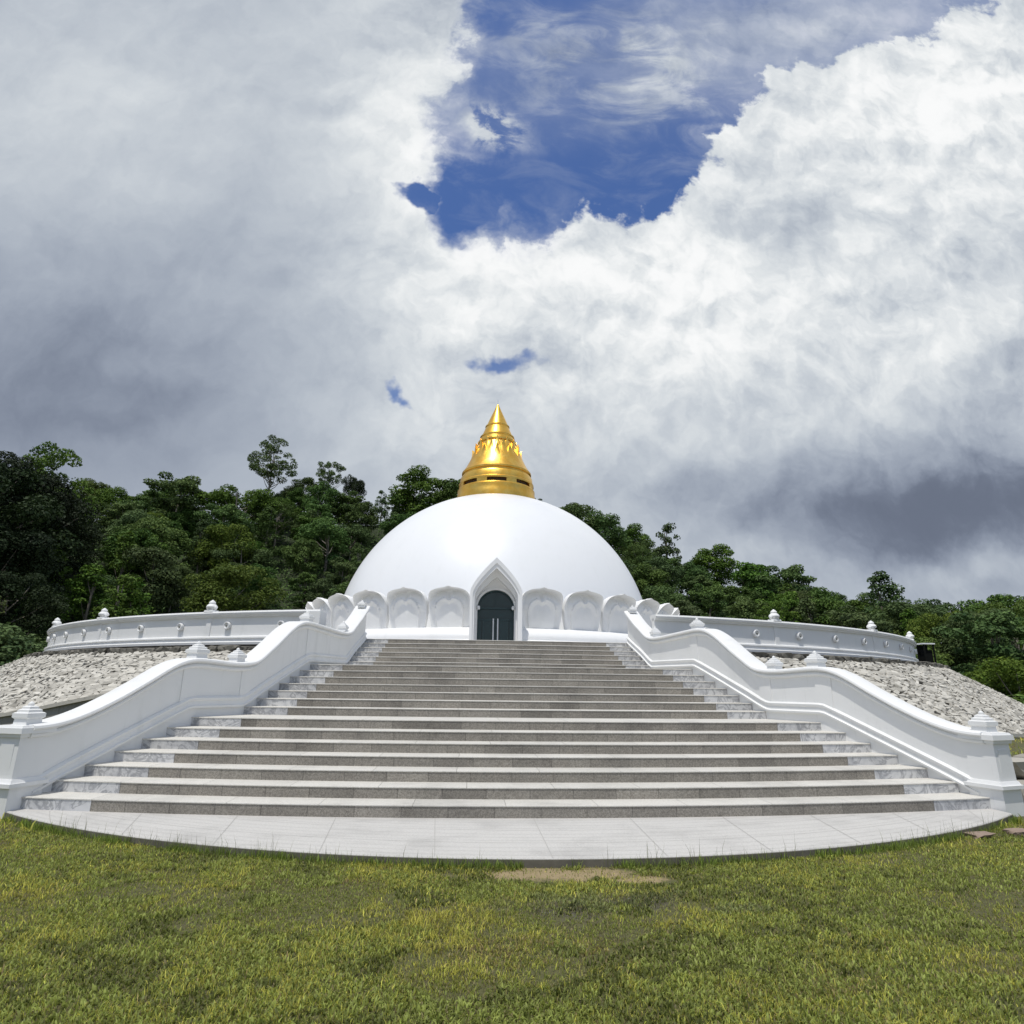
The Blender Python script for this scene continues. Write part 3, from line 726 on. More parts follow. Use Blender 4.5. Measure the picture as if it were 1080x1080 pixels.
def blades(bx, by, bz, h, w, lean, az, colr, name, label=None, cat=None):
    n = len(bx); dx, dy = np.cos(az), np.sin(az)
    fa = az + np.pi / 2 + rng.normal(0, .5, n); wx, wy = np.cos(fa) * w / 2, np.sin(fa) * w / 2
    V = np.zeros((n, 5, 3))
    m = .55; ml = lean * .35
    V[:, 0] = np.c_[bx - wx, by - wy, bz]; V[:, 1] = np.c_[bx + wx, by + wy, bz]
    cx, cy, cz = bx + dx * h * np.sin(ml) * m, by + dy * h * np.sin(ml) * m, bz + h * np.cos(ml) * m
    V[:, 2] = np.c_[cx - wx * .75, cy - wy * .75, cz]; V[:, 3] = np.c_[cx + wx * .75, cy + wy * .75, cz]
    V[:, 4] = np.c_[cx + dx * h * np.sin(lean) * (1 - m), cy + dy * h * np.sin(lean) * (1 - m), cz + h * np.cos(lean) * (1 - m)]
    me = bpy.data.meshes.new(name); base = np.arange(n)[:, None] * 5
    loops = np.concatenate([base + np.array([0, 1, 3, 2]), base + np.array([2, 3, 4])], axis=1).ravel()
    me.vertices.add(n * 5); me.vertices.foreach_set('co', V.ravel())
    me.loops.add(len(loops)); me.loops.foreach_set('vertex_index', loops.astype(np.int32))
    me.polygons.add(2 * n); ls = (np.arange(n)[:, None] * 7 + np.array([0, 4])).ravel(); me.polygons.foreach_set('loop_start', ls.astype(np.int32))
    me.update(calc_edges=True); me.validate()
    at = me.attributes.new('blade_colour', 'FLOAT_COLOR', 'POINT'); C = np.ones((n, 5, 4)); C[:, :, :3] = colr[:, None, :]
    at.data.foreach_set('color', C.ravel()); me.materials.append(M_grass)
    o = link(name, me); tag(o, label, cat, kind='stuff'); return o
def darkf(x, y): return vnoise(x * 1.7 + 3, y * 2.6, 6) + .55 * vnoise(x * 6.5, y * 8.5, 8)
def grass(n, y0, y1, hmin, hmax, wmin, wmax, name, label):
    d = y0 + (y1 - y0) * rng.random(n) ** 1.0; th = rng.uniform(R(-52), R(56), n)
    x = CAMX + d * np.tan(th) * .92; y = d.copy()
    keep = (np.hypot(x - AC[0], y - AC[1]) > AR + .015) | (y > 9.3)
    keep &= ~((np.abs(x) < np.interp(y, yt, wt) + .55) & (y > 9.15)) & (np.abs(x) < 16)
    so = fieldnp(SOIL, x, y, .45, 1); we = fieldnp(WET, x, y, .5, 2); pn = vnoise(x * 1.3, y * 1.3, 3); pn2 = vnoise(x * 6, y * 6, 4)
    dk = darkf(x, y); keep &= ~((dk > .34) & (rng.random(n) < .72)); keep &= ~((so > 0) & (rng.random(n) < np.clip(.25 + so * 1.6, 0, .9))) & ~((we > .05) & (rng.random(n) < .35)) & ~((pn2 > .34) & (rng.random(n) < .75)) & ~((pn < -.35) & (rng.random(n) < .3))
    x, y, so, we, pn, pn2 = [q[keep] for q in (x, y, so, we, pn, pn2)]; n = len(x)
    far = np.clip((np.hypot(x - CAMX, y) - 3.5) / 6, 0, 1)
    h = rng.uniform(hmin, hmax, n) * np.clip(1 + .55 * pn + .35 * pn2, .4, 1.9) * np.where(rng.random(n) < .05, 1.8, 1.0); w = rng.uniform(wmin, wmax, n) * (1 + .7 * far)
    lean = np.clip(rng.normal(1.05, .42, n), .1, 1.6); az = rng.uniform(0, 2 * np.pi, n)
    c1 = np.array([.27, .34, .05]); c2 = np.array([.60, .56, .11]); c3 = np.array([.46, .36, .16]); c4 = np.array([.22, .23, .13])
    u = np.clip(.5 + .75 * pn + rng.normal(0, .30, n), 0, 1)[:, None]; col = c1 * (1 - u) + c2 * u
    dryf = fieldnp([(-.17, 4.75, .55, .32), (.45, 4.9, .4, .2), (-2.3, 6.4, .6, .2), (1.4, 4.3, .5, .2)], x, y, .5, 7); dry = (rng.random(n) < .07 + .10 * np.clip(pn2, 0, 1) + .55 * np.clip(dryf + .3, 0, 1))[:, None]; col = np.where(dry, c3 * rng.uniform(.6, 1, (n, 1)), col)
    wet = np.clip((we + .2) * 1.4, 0, .6)[:, None]; col = col * (1 - wet) + c4 * wet
    col = np.clip(col * rng.normal(1, .28, (n, 1)) * np.clip(1 + .35 * pn2, .6, 1.4)[:, None], .01, 1)
    z = np.where((x > 7.7) & (y > 10.9), .5, GZ)
    return blades(x, y, z - .004, h, w, lean, az, col, name, label, 'grass')
grass(340000, 3.3, 9.6, .016, .046, .003, .0065, 'lawn_grass', 'short patchy green grass covering the lawn in front of the steps')
grass(60000, 8.5, 22, .06, .13, .008, .014, 'side_grass', 'short grass beside the balustrades and below the stone banks')
def rim_grass():
    n = 9000; ang = rng.uniform(-.66, .64, n); pn = vnoise(ang * 22, ang * 5, 9); k = pn > rng.uniform(-.6, .5, n); ang = ang[k]; n = len(ang)
    r = AR + .02 + np.abs(rng.normal(0, .05, n)); x = AC[0] + r * np.sin(ang); y = AC[1] - r * np.cos(ang); k = fieldnp(SOIL, x, y, .3, 1) < .1; x, y = x[k], y[k]; n = len(x)
    col = np.array([.20, .27, .05]) * rng.uniform(.5, 1.6, (n, 1))
    return blades(x, y, np.full(n, GZ), rng.uniform(.04, .12, n), rng.uniform(.004, .008, n), np.clip(rng.normal(.6, .35, n), .05, 1.4), rng.uniform(0, 2 * np.pi, n), col, 'rim_grass', 'longer grass tufts leaning against the edge of the paved apron', 'grass')
rim_grass()
# low broad-leaved creeping weeds between the blades
def weeds():
    n = 110000; d = rng.uniform(3.3, 8.5, n); x = CAMX + d * np.tan(rng.uniform(R(-50), R(50), n)) * .9; y = d
    pn = vnoise(x * 1.1 + 9, y * 1.1, 5); keep = ((np.hypot(x - AC[0], y - AC[1]) > AR + .01) | (np.abs(x + .2) > 7.15)) & (pn > -.35) & (fieldnp(SOIL, x, y, .45, 1) < 0) & ~((np.abs(x) < np.interp(y, yt, wt) + .6) & (y > 8.75))
    x, y, pn = x[keep], y[keep], pn[keep]; n = len(x)
    we = fieldnp(WET, x, y, .5, 2); wet = np.clip((we + .2) * 1.2, 0, .45)[:, None]
    col = (np.array([.27, .31, .075]) * (1 - wet) + np.array([.17, .185, .11]) * wet) * rng.uniform(.5, 1.6, (n, 1)) * np.where(darkf(x, y) > .30, .55, 1.05)[:, None]
    return blades(x, y, np.full(n, GZ), rng.uniform(.025, .05, n), rng.uniform(.009, .018, n), np.clip(rng.normal(1.1, .3, n), .3, 1.5), rng.uniform(0, 2 * np.pi, n), col, 'creeping_weeds', 'dark creeping weeds matted among the lawn grass', 'weeds')
weeds()
def thatch():
    n = 190000; d = rng.uniform(3.3, 9.0, n); x = CAMX + d * np.tan(rng.uniform(R(-50), R(52), n)) * .9; y = d
    keep = (np.hypot(x - AC[0], y - AC[1]) > AR + .02) & ~((np.abs(x) < np.interp(y, yt, wt) + .6) & (y > 9.0)) & ~((fieldnp(SOIL, x, y, .45, 1) > .1) & (rng.random(n) < .7)) & ~((darkf(x, y) > .32) & (rng.random(n) < .45))
    x, y = x[keep], y[keep]; n = len(x); u = rng.random((n, 1))
    col = np.where(u < .3, np.array([.27, .235, .11]), np.where(u < .65, np.array([.20, .24, .05]), np.array([.32, .35, .08]))) * rng.uniform(.5, 1.4, (n, 1))
    return blades(x, y, np.full(n, GZ + .002), rng.uniform(.014, .035, n), rng.uniform(.004, .010, n), np.clip(rng.normal(1.25, .25, n), .5, 1.57), rng.uniform(0, 2 * np.pi, n), col, 'thatch', 'short dry clippings and tiny leaves lying between the lawn blades', 'thatch')
thatch()
# taller seed stems along the rim of the apron
n = 414; ang = np.concatenate([rng.normal(a, .02, 9) for a in rng.uniform(-.58, .55, 46)]); r = AR + .03 + np.abs(rng.normal(0, .06, n))
x = AC[0] + r * np.sin(ang); y = AC[1] - r * np.cos(ang)
blades(x, y, np.full(n, GZ), rng.uniform(.08, .30, n) * rng.uniform(.6, 1.1, n), rng.uniform(.003, .006, n), np.clip(rng.normal(.28, .22, n), .02, 1.0), rng.uniform(0, 2 * np.pi, n), np.array([.20, .22, .08]) * rng.uniform(.5, 1.4, (n, 1)), 'seed_stems', 'thin tall grass stems growing along the apron rim', 'grass stems')

# ------------------------------------------------------------------ hill
EL = np.array([(-70, 14.4), (-37.4, 15.0), (-34, 15.2), (-31.5, 15.4), (-28, 15.4), (-25, 16.2), (-18.5, 17.2), (-15.7, 17.4), (-9, 17.4), (-5.5, 17.8), (-2, 18.2), (4, 17.4), (9, 16.2), (13.5, 14.5), (17.7, 12.6), (22.4, 11.2), (27, 10.0), (32.5, 8.0), (38.7, 6.8), (43, 6.0), (70, 4.0)])
def elv(a): return np.interp(a, EL[:, 0], EL[:, 1])
def d0(a): return np.interp(a, [-60, -40, -34, -25, -15, 15, 25, 33, 40, 60], [40, 42, 48, 62, 68, 68, 62, 50, 40, 38])
def dr(a): return np.interp(a, [-60, -30, 10, 30, 60], [112, 122, 122, 105, 92])
TH_ = 8.2
def hillz(a, d):
    zr = np.maximum(1.63 + dr(a) * np.tan(np.radians(elv(a))) - TH_, 1.0)
    t = np.clip((d - d0(a)) / (dr(a) - d0(a)), 0, 1.0); over = np.clip(d - dr(a), 0, 400)
    return .2 + (zr - .2) * (t ** .9) - over * .12 + .6 * np.sin(a * .7 + d * .21) * t
b = MB(); AA = np.linspace(-68, 68, 70); DD = np.concatenate([np.linspace(0, 1, 26) ** 1.0 * 95 - 6, [110, 160, 260]])
V = []
for a in AA:
    for q in DD:
        d = d0(a) + q; z = hillz(a, d) if q > 0 else -.2 + 0.4 * (q + 6) / 6 - .2
        V.append((CAMX + d * math.sin(R(a)), CAMY + d * math.cos(R(a)), float(z)))
m_ = len(DD); b.add(V, [[i * m_ + j, (i + 1) * m_ + j, (i + 1) * m_ + j + 1, i * m_ + j + 1] for i in range(len(AA) - 1) for j in range(m_ - 1)])
tag(b.build('hillside', M_hill, smooth=60), kind='structure')

# ------------------------------------------------------------------ trees
def leafmesh(name, C, N, size, tone, mat, aspect=.62):
    """rhombic bent leaf sprays at points C with normals N"""
    n = len(C); N = N / np.linalg.norm(N, axis=1, keepdims=True); a = rng.normal(0, 1, (n, 3)); U = np.cross(N, a); U /= np.linalg.norm(U, axis=1, keepdims=True); W2 = np.cross(N, U)
    L = size[:, None]; V = np.zeros((n, 4, 3))
    V[:, 0] = C - U * L * .5 - N * L * .10; V[:, 1] = C - W2 * L * .5 * aspect; V[:, 2] = C + U * L * .5 - N * L * .14; V[:, 3] = C + W2 * L * .5 * aspect
    me = bpy.data.meshes.new(name); me.vertices.add(4 * n); me.vertices.foreach_set('co', V.ravel()); me.loops.add(4 * n); me.loops.foreach_set('vertex_index', np.arange(4 * n, dtype=np.int32))
    me.polygons.add(n); me.polygons.foreach_set('loop_start', (np.arange(n) * 4).astype(np.int32)); me.update(calc_edges=True)
    at = me.attributes.new('tone', 'FLOAT', 'FACE'); at.data.foreach_set('value', np.clip(tone, 0, 1)); me.materials.append(mat); return me
def crown_points(clumps, per, flat=.7):
    C = []; N = []; T = []
    for (cx, cy, cz, r) in clumps:
        k = int(per * r * r); d = rng.normal(0, 1, (k, 3)); d[:, 2] = d[:, 2] * .9 + .35; d /= np.linalg.norm(d, axis=1, keepdims=True)
        rad = r * (rng.uniform(.35, 1.05, k) ** .5); p = d * rad[:, None]; p[:, 2] *= flat
        C.append(p + (cx, cy, cz)); nn = d * .7 + (0, 0, .55) + rng.normal(0, .45, (k, 3)); N.append(nn); T.append(np.clip(rng.normal(.45, .2, k) + rng.normal(0, .12), 0, 1))
    return np.concatenate(C), np.concatenate(N), np.concatenate(T)
def trunk_mb(h, r0, limbs, clumps, bend=.4):
    b = MB(); pts = [(bend * math.sin(t * 2.2) * t, bend * .6 * math.sin(t * 3 + 1) * t, h * t) for t in np.linspace(0, 1, 7)]
    b.tube(pts, [r0 * (1 - .75 * t) for t in np.linspace(0, 1, 7)], 8)
    for i in range(limbs):
        c = clumps[int(i * len(clumps) / limbs)]; t = min(max((c[2] - c[3]) / h * .75, .35), .92); s = np.array([bend * math.sin(t * 2.2) * t, bend * .6 * math.sin(t * 3 + 1) * t, h * t]); e = np.array(c[:3]); mid = (s + e) / 2 + (0, 0, -.25)
        b.tube([tuple(s), tuple(mid), tuple(e)], [r0 * .32, r0 * .2, r0 * .07], 6)
    return b
def clumps_for(kind):
    L = []
    if kind == 'round':
        for i in range(44):
            d = rng.normal(0, 1, 3); d /= np.linalg.norm(d); q = rng.uniform(.55, 1) ; L.append((d[0] * 3.3 * q, d[1] * 3.3 * q, 6.2 + d[2] * 3.6 * q, rng.uniform(.75, 1.5)))
    elif kind == 'broad':
        for i in range(48):
            a = rng.uniform(0, 6.28); q = rng.uniform(.1, 1) ** .55; z = 8.2 - 2.0 * q * q + rng.normal(0, .5) - (rng.random() < .35) * rng.uniform(1, 4.5); L.append((4.0 * q * math.cos(a), 4.0 * q * math.sin(a), z, rng.uniform(.7, 1.35)))
    elif kind == 'tall':
        for i in range(42):
            t = rng.random() ** .8; a = rng.uniform(0, 6.28); q = (2.6 * (1 - t) ** .6 + .3) * rng.uniform(.4, 1); L.append((q * math.cos(a), q * math.sin(a), 2.4 + 8.2 * t, rng.uniform(.6, 1.15) * (1.15 - .5 * t)))
    elif kind == 'layered':
        for lv, (z, rr, k) in enumerate(((9.3, 1.9, 9), (8.2, 3.2, 15), (6.6, 3.7, 16), (4.8, 3.3, 14), (3.0, 2.6, 10))):
            for i in range(k):
                a = rng.uniform(0, 6.28); q = rr * rng.uniform(.25, 1); L.append((q * math.cos(a), q * math.sin(a), z + rng.normal(0, .28) - .12 * q, rng.uniform(.7, 1.15)))
    elif kind == 'airy':
        for i in range(62):
            d = rng.normal(0, 1, 3); d /= np.linalg.norm(d); q = rng.uniform(.55, 1) ; q *= 1 if d[2] > -.3 else .85; L.append((d[0] * 3.5 * q, d[1] * 3.5 * q, 8.0 + d[2] * 3.5 * q, rng.uniform(.42, .80)))
    elif kind == 'bush':
        for i in range(26):
            d = rng.normal(0, 1, 3); d /= np.linalg.norm(d); d[2] = abs(d[2]); L.append((d[0] * 1.9, d[1] * 1.9, .7 + d[2] * 2.0, rng.uniform(.5, 1.0)))
    return L
PROTO = {}
def proto(key, kind, mat, lo, hi, per, trunk_h, r0, limbs, flat=.72):
    cl = clumps_for(kind); C, N, T = crown_points(cl, per, flat)
    PROTO[key] = (leafmesh('crown', C, N, rng.uniform(lo, hi, len(C)), T, mat), trunk_mb(trunk_h, r0, limbs, cl).mesh('trunk', M_bark, smooth=60))
for i in range(3): proto('round%d' % i, 'round', M_leaf, .20, .40, 180, 6.5, .22, 9)
for i in range(3): proto('broad%d' % i, 'broad', M_leaf, .20, .38, 190, 7.8, .24, 10)
for i in range(2): proto('tall%d' % i, 'tall', M_leaf, .20, .40, 170, 9.8, .20, 8)
for i in range(2): proto('layered%d' % i, 'layered', M_leaf, .22, .44, 150, 9, .22, 12, .5)
for i in range(2): proto('airy%d' % i, 'airy', M_leaf, .15, .28, 330, 9.2, .20, 22, .6)
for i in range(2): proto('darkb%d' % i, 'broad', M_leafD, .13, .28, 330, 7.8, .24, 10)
for i in range(2): proto('brightb%d' % i, 'round', M_leafL, .16, .32, 230, 6.2, .18, 8)
for i in range(2): proto('bush%d' % i, 'bush', M_leaf, .09, .20, 520, 1.6, .10, 6)
NT = [0]
def tree(key, a, d, h, wscale, name, label, group=None, z=None, sink=.3):
    zz = float(hillz(a, d)) if z is None else z; hp = {'round': 10.6, 'broad': 9.6, 'tall': 11.4, 'layered': 10.2, 'airy': 11.8, 'darkb': 9.6, 'brightb': 10.6, 'bush': 3.5}[key[:-1]]
    sc = h / hp; t = link(name, PROTO[key][1], loc=(CAMX + d * math.sin(R(a)), CAMY + d * math.cos(R(a)), zz - sink), rz=rng.uniform(0, 6.28)); t.scale = (sc * wscale, sc * wscale, sc)
    link('crown', PROTO[key][0], t); tag(t, label, 'tree', group); NT[0] += 1; return t
def hidden(a, d, top):
    # wholly behind the dome as seen from the stairs foot
    el = math.degrees(math.atan2(top - 1.6, d)); a2 = a - 2.0
    return (a2 * math.cos(R(el))) ** 2 + (el - 3.2) ** 2 < 11.2 ** 2
kinds = ['round0', 'round1', 'round2', 'broad0', 'broad1', 'broad2', 'tall0', 'tall1', 'layered0', 'layered1', 'layered0', 'round1', 'airy0', 'round2', 'brightb0']
desc = {'round': 'round-crowned leafy tree', 'broad': 'wide flat-crowned leafy tree', 'tall': 'narrow pointed leafy tree', 'layered': 'tree with tiered layers of foliage', 'airy': 'thin open-crowned tree', 'darkb': 'wide-crowned tree coloured cloud-shadow dark', 'brightb': 'fresh light green round tree'}
q = 0.0; row = 0
while True:
    da = 3.2 + q * .42
    if q > 64: break
    for i in range(400):
        sp = 5.25 + .008 * q
        a_step = math.degrees(sp / (52 + q)); a = -46 + a_step * (i + .5 * (row % 2)) + rng.normal(0, .22) * a_step
        if a > 50: break
        d = float(d0(a)) + 1.5 + q + rng.normal(0, 1.2)
        if d > dr(a) + 3: continue
        k = kinds[int(rng.integers(len(kinds)))]
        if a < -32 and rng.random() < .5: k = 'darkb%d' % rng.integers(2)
        if a > 26 and q < 12 and rng.random() < .5: k = 'brightb%d' % rng.integers(2)
        h = float(np.clip(rng.normal(7.7, 1.3), 5.2, 11)); 
        if a > 20: h *= .92
        if a > 28 and q < 25: h = min(h, (1.63 + d * math.tan(R(float(elv(a)) - .2))) - float(hillz(a, d)))
        if h < 2.5: continue
        if hidden(a, d, float(hillz(a, d)) + h + 1): continue
        sd = 'left' if a < 2 else 'right'
        tree(k, a, d, h, rng.uniform(.9, 1.25), 'forest_tree', '%s in the hill forest %s of the dome' % (desc[k[:-1]], sd), 'forest trees on the hill %s of the dome' % sd)
    q += 4.5 + .022 * q; row += 1
print('forest trees', NT[0])
# trees one can tell apart
def ridge_tree(key, a, el, d, hgt, ws, name, label):
    top = 1.63 + d * math.tan(R(el)); return tree(key, a, d, hgt, ws, name, label, z=top - hgt, sink=0)
ridge_tree('airy0', -18.5, 20.8, 118, 16.5, .98, 'emergent_tree', 'tall thin tree with bare trunk towering alone above the left ridge')
ridge_tree('airy1', -13.4, 19.7, 119, 12.5, .78, 'emergent_tree', 'second open-crowned ridge tree, right of the tallest lone one')
ridge_tree('darkb0', -11.2, 18.3, 119, 10, .55, 'dark_ridge_tree', 'small dark dense tree on the ridge between lone tree and dome')
ridge_tree('round1', -5.2, 19.4, 108, 14, 1.2, 'flat_topped_tree', 'big flat-topped tree on the ridge just left of the golden spire')
ridge_tree('round2', -1.6, 18.9, 108, 13, 1.1, 'flat_topped_tree', 'broad tree touching the golden spire on its left side')
ridge_tree('airy1', 5.6, 17.6, 118, 12, .7, 'sparse_tree', 'pale sparse treetop peeking out just right of the golden spire')
ridge_tree('round0', 9.3, 16.8, 108, 13, 1.1, 'dark_ridge_tree', 'dark round tree above the dome shoulder on the right')
ridge_tree('round1', 12.2, 15.8, 106, 13, 1.0, 'dark_ridge_tree', 'dark rounded tree where the right ridge starts to drop')
ridge_tree('tall0', 18.0, 14.6, 108, 16, .95, 'pointed_tree', 'tall pointed tree jutting above the right ridge')
ridge_tree('layered1', 25.0, 10.6, 100, 12, 1.0, 'tiered_tree', 'dark tiered tree at the low step of the right ridge')
ridge_tree('tall1', 34.4, 9.4, 92, 14, 1.0, 'pointed_tree', 'tree standing tallest over the right parapet end')
ridge_tree('airy0', -34.2, 17.4, 70, 17, .85, 'open_crowned_tree', 'large open-crowned tree rising over the dark trees at far left')
ridge_tree('darkb1', -38.2, 15.6, 60, 14, 1.0, 'dark_edge_tree', 'large tree coloured cloud-shadow dark at the left edge of the view')
ridge_tree('darkb0', -35.6, 15.4, 64, 13, .95, 'dark_edge_tree', 'large tree coloured cloud-shadow dark, second from the left edge of the view')
ridge_tree('layered0', -25.5, 16.6, 104, 13, 1.0, 'tiered_tree', 'dark tiered tree high on the left ridge')
ridge_tree('brightb0', -21.3, 13.4, 88, 11, 1.0, 'bright_tree', 'lime green tree halfway up the left hillside')
ridge_tree('brightb1', 41.6, 7.2, 60, 9.0, .9, 'bright_tree', 'bright green leafy tree highest at the right edge')
for i, (key, a, el, d, h, ws, lb) in enumerate([('brightb1', 36.0, 4.1, 40, 6.0, 1.1, 'light green bushy tree behind the white-roofed hut'), ('brightb0', 41.5, 3.0, 36, 5.5, 1.15, 'bright leafy bush tree above the right stone bank'), ('bush0', 44.0, 1.6, 33, 4.6, 1.3, 'low bright shrub at the right edge above the stones'), ('bush1', 39.0, 1.5, 38, 4.0, 1.3, 'low green shrub just past the right end of the stone bank'), ('brightb1', 31.5, 4.4, 52, 6.5, 1.1, 'light green tree behind the right end of the parapet'), ('bush0', 23.0, 3.9, 64, 5, 1.2, 'round yellow-green shrub peeking over the middle of the right parapet'), ('bush1', -36.5, 4.6, 44, 5.5, 1.3, 'light green shrub at the left edge above the stone bank'), ('bush0', -31.5, 4.6, 48, 5.0, 1.3, 'light green shrub behind the left parapet end')]):
    top = 1.63 + d * math.tan(R(el)); tree(key, a, d, h, ws, 'shrub', lb, z=top - h, sink=0)
# leafy undergrowth over the hill floor
n = 110000; a = rng.uniform(-50, 52, n); qq = rng.uniform(0, 1, n) ** 1.4; d = d0(a) - 1.0 + qq * (dr(a) + 4 - d0(a)); keep = ~((np.abs(a - 2) < 8) & (d < 100)); a, d = a[keep], d[keep]; n = len(a)
z = hillz(a, np.maximum(d, d0(a))) + rng.uniform(0, 1, n) ** 1.3 * (1.6 + 1.2 * np.sin(a * 3) * np.sin(d * .4))
C = np.c_[CAMX + d * np.sin(np.radians(a)), CAMY + d * np.cos(np.radians(a)), z]; N = rng.normal(0, .5, (n, 3)) + (0, -.4, .8)
ug = link('undergrowth', leafmesh('undergrowth', C, N, rng.uniform(.22, .5, n), rng.normal(.4, .2, n), M_leaf)); tag(ug, 'leafy undergrowth covering the forest floor of the hill', 'undergrowth', kind='stuff')

# ------------------------------------------------------------------ world: Nishita sky with a broken cloud deck
SUN = Vector((-.18, -.28, .94)).normalized()
world = bpy.data.worlds.new('World'); scene.world = world; world.use_nodes = True; nt = world.node_tree; S.nt = nt; nt.nodes.clear()
sky = nt.nodes.new('ShaderNodeTexSky'); sky.sky_type = 'NISHITA'; sky.sun_disc = False; sky.sun_elevation = math.asin(SUN.z); sky.sun_rotation = math.atan2(SUN.x, SUN.y) % (2 * math.pi)
sky.air_density = 1.0; sky.dust_density = .2; sky.ozone_density = 3.0
GAP = [[0.073, 1.094, 5.3, 0.017, 0.279, -3.319], [0.265, 1.037, 4.069, 0.333, 1.406, -5.632], [0.4, 1.182, 3.074, 1.837, 5.378, -5.356], [0.706, 1.443, 1.95, -0.02, 1.927, -6.913], [0.092, 1.401, 6.988, 0.022, 0.479, -4.579], [-0.103, 0.911, 13.814, -0.939, -3.4, -34.879], [0.037, 0.571, 17.363, -1.063, -1.952, -40.613], [-0.147, 0.485, 42.992, 9.604, 11.921, -49.207], [-0.008, 0.936, 10.479, 0.267, 0.603, -8.136], [0.255, 1.337, 4.648, -0.139, 0.437, -4.403]]
LUM = [[-0.69, 0.42, 2.898, 0.575, 0.221, -5.353, -0.25], [-0.778, 0.629, 3.033, 0.636, 0.334, -5.908, -0.1], [-0.494, 1.163, 2.089, 0.264, 0.316, -3.418, 0.02], [-0.044, 0.651, 5.309, 0.189, 0.256, -4.633, 0.15], [-0.151, 1.05, 7.185, 0.4, 0.415, -5.024, 0.26], [0.166, 0.754, 4.646, -0.062, 0.454, -7.423, 0.19], [0.768, 1.101, 2.345, 0.392, 1.644, -3.371, 0.30], [1.107, 1.231, 5.762, -1.192, 0.303, -3.462, 0.2], [0.631, 0.892, 7.938, -0.925, 0.635, -9.298, -0.2], [0.444, 0.599, 3.116, -0.25, 0.233, -4.653, 0.2], [0.741, 0.3, 2.425, -0.394, 0.282, -9.421, -0.33], [0.941, 0.431, 3.946, -0.816, 0.205, -5.423, -0.17], [0.537, 0.224, 10.059, -0.241, 3.112, -28.047, 0.12], [0.86, 0.203, 6.446, -0.337, 6.003, -38.761, 0.13], [0.095, 0.399, 4.705, 0.015, 0.31, -8.194, 0.06], [-0.53, 0.782, 4.97, 0.723, 0.539, -8.155, -0.05], [-0.706, 1.027, 5.21, 0.916, 0.529, -6.279, 0.1], [0.344, 0.713, 7.892, -0.433, 0.471, -8.138, 0.12], [-0.193, 0.388, 5.765, 0.435, 0.443, -11.703, 0.03], [0.856, 0.66, 5.3, -0.931, 0.322, -6.125, 0.15]]
tc = nt.nodes.new('ShaderNodeTexCoord'); dirv = tc.outputs['Generated']
sx = nt.nodes.new('ShaderNodeSeparateXYZ'); nt.links.new(dirv, sx.inputs[0]); DX, DY, DZ_ = [S(o) for o in sx.outputs]
dy = S.m('MAXIMUM', DY, .06)
cv = nt.nodes.new('ShaderNodeCombineXYZ'); U0 = DX / dy; V0 = DZ_ / dy
nt.links.new(U0.k, cv.inputs[0]); nt.links.new(V0.k, cv.inputs[1]); uvv = cv.outputs[0]
wn = nt.nodes.new('ShaderNodeTexNoise'); wn.noise_dimensions = '2D'; wn.inputs['Scale'].default_value = 5.0; wn.inputs['Detail'].default_value = 5; wn.inputs['Roughness'].default_value = .6; nt.links.new(uvv, wn.inputs['Vector'])
ws = nt.nodes.new('ShaderNodeSeparateColor'); nt.links.new(wn.outputs['Color'], ws.inputs[0])
U = U0 + (S(ws.outputs[0]) - .5) * .16; V = V0 + (S(ws.outputs[1]) - .5) * .16
def quad(e, U, V):
    du = U - e[0]; dv = V - e[1]; p = du * e[2] + dv * e[3]; r = du * e[4] + dv * e[5]; return p * p + r * r
def vadd(vec, x, y):
    n = nt.nodes.new('ShaderNodeVectorMath'); n.operation = 'ADD'; nt.links.new(vec, n.inputs[0]); n.inputs[1].default_value = (x, y, 0); return n.outputs[0]
wv = nt.nodes.new('ShaderNodeCombineXYZ'); nt.links.new((U0 + (S(ws.outputs[0]) - .5) * .13).k, wv.inputs[0]); nt.links.new((V0 + (S(ws.outputs[1]) - .5) * .13).k, wv.inputs[1]); wvv = wv.outputs[0]
def billow(vec):
    n = nt.nodes.new('ShaderNodeTexVoronoi'); n.voronoi_dimensions = '2D'; n.feature = 'F1'; n.inputs['Scale'].default_value = 5.5; n.inputs['Detail'].default_value = 3.0; n.inputs['Roughness'].default_value = .55; n.inputs['Lacunarity'].default_value = 2.3
    n.normalize = True; nt.links.new(vec, n.inputs['Vector']); return 1.0 - S(n.outputs['Distance'])
def cheight(vec): return billow(vec) * .62 + noise(vec, 4.2, 7, .6, dim='2D') * .75
h0 = cheight(wvv); h1 = cheight(vadd(wvv, -.016, .042)); relief = h0 - h1
fine = noise(uvv, 8.0, 10, .64, .25, dim='2D'); mid = noise(uvv, 3.6, 6, .6, .4, dim='2D'); fine2 = noise(uvv, 26.0, 7, .65, dim='2D')
big_hole = None; G = None
for i_, e in enumerate(GAP):
    if i_ in (6, 7): continue
    f = 1.0 - S.m('SQRT', quad(e, U, V)); G = f if G is None else S.m('MAXIMUM', G, f)
hole = S.m('MAXIMUM', 1.0 - S.m('SQRT', quad(GAP[6], U, V)), 1.0 - S.m('SQRT', quad(GAP[7], U, V)))
G = G + (mid - .5) * .34 + (.75 - h0) * .95 + (fine2 - .5) * .2
gs = sm(G, -.16, .36); gh = sm(G, -.02, .11); soft = sm(U0 + noise(uvv, 2.0, 3, dim='2D') * .3, .02, .32)
gapm = gs * (1.0 - soft) + gh * soft
gapm = S.m('MAXIMUM', gapm, sm(hole + (.75 - h0) * 1.3 + (fine2 - .5) * .5, -.15, .75) * .9)
veil = noise(scalev(uvv, 1.6, 3.0, 1), 4.0, 7, .6, .8)
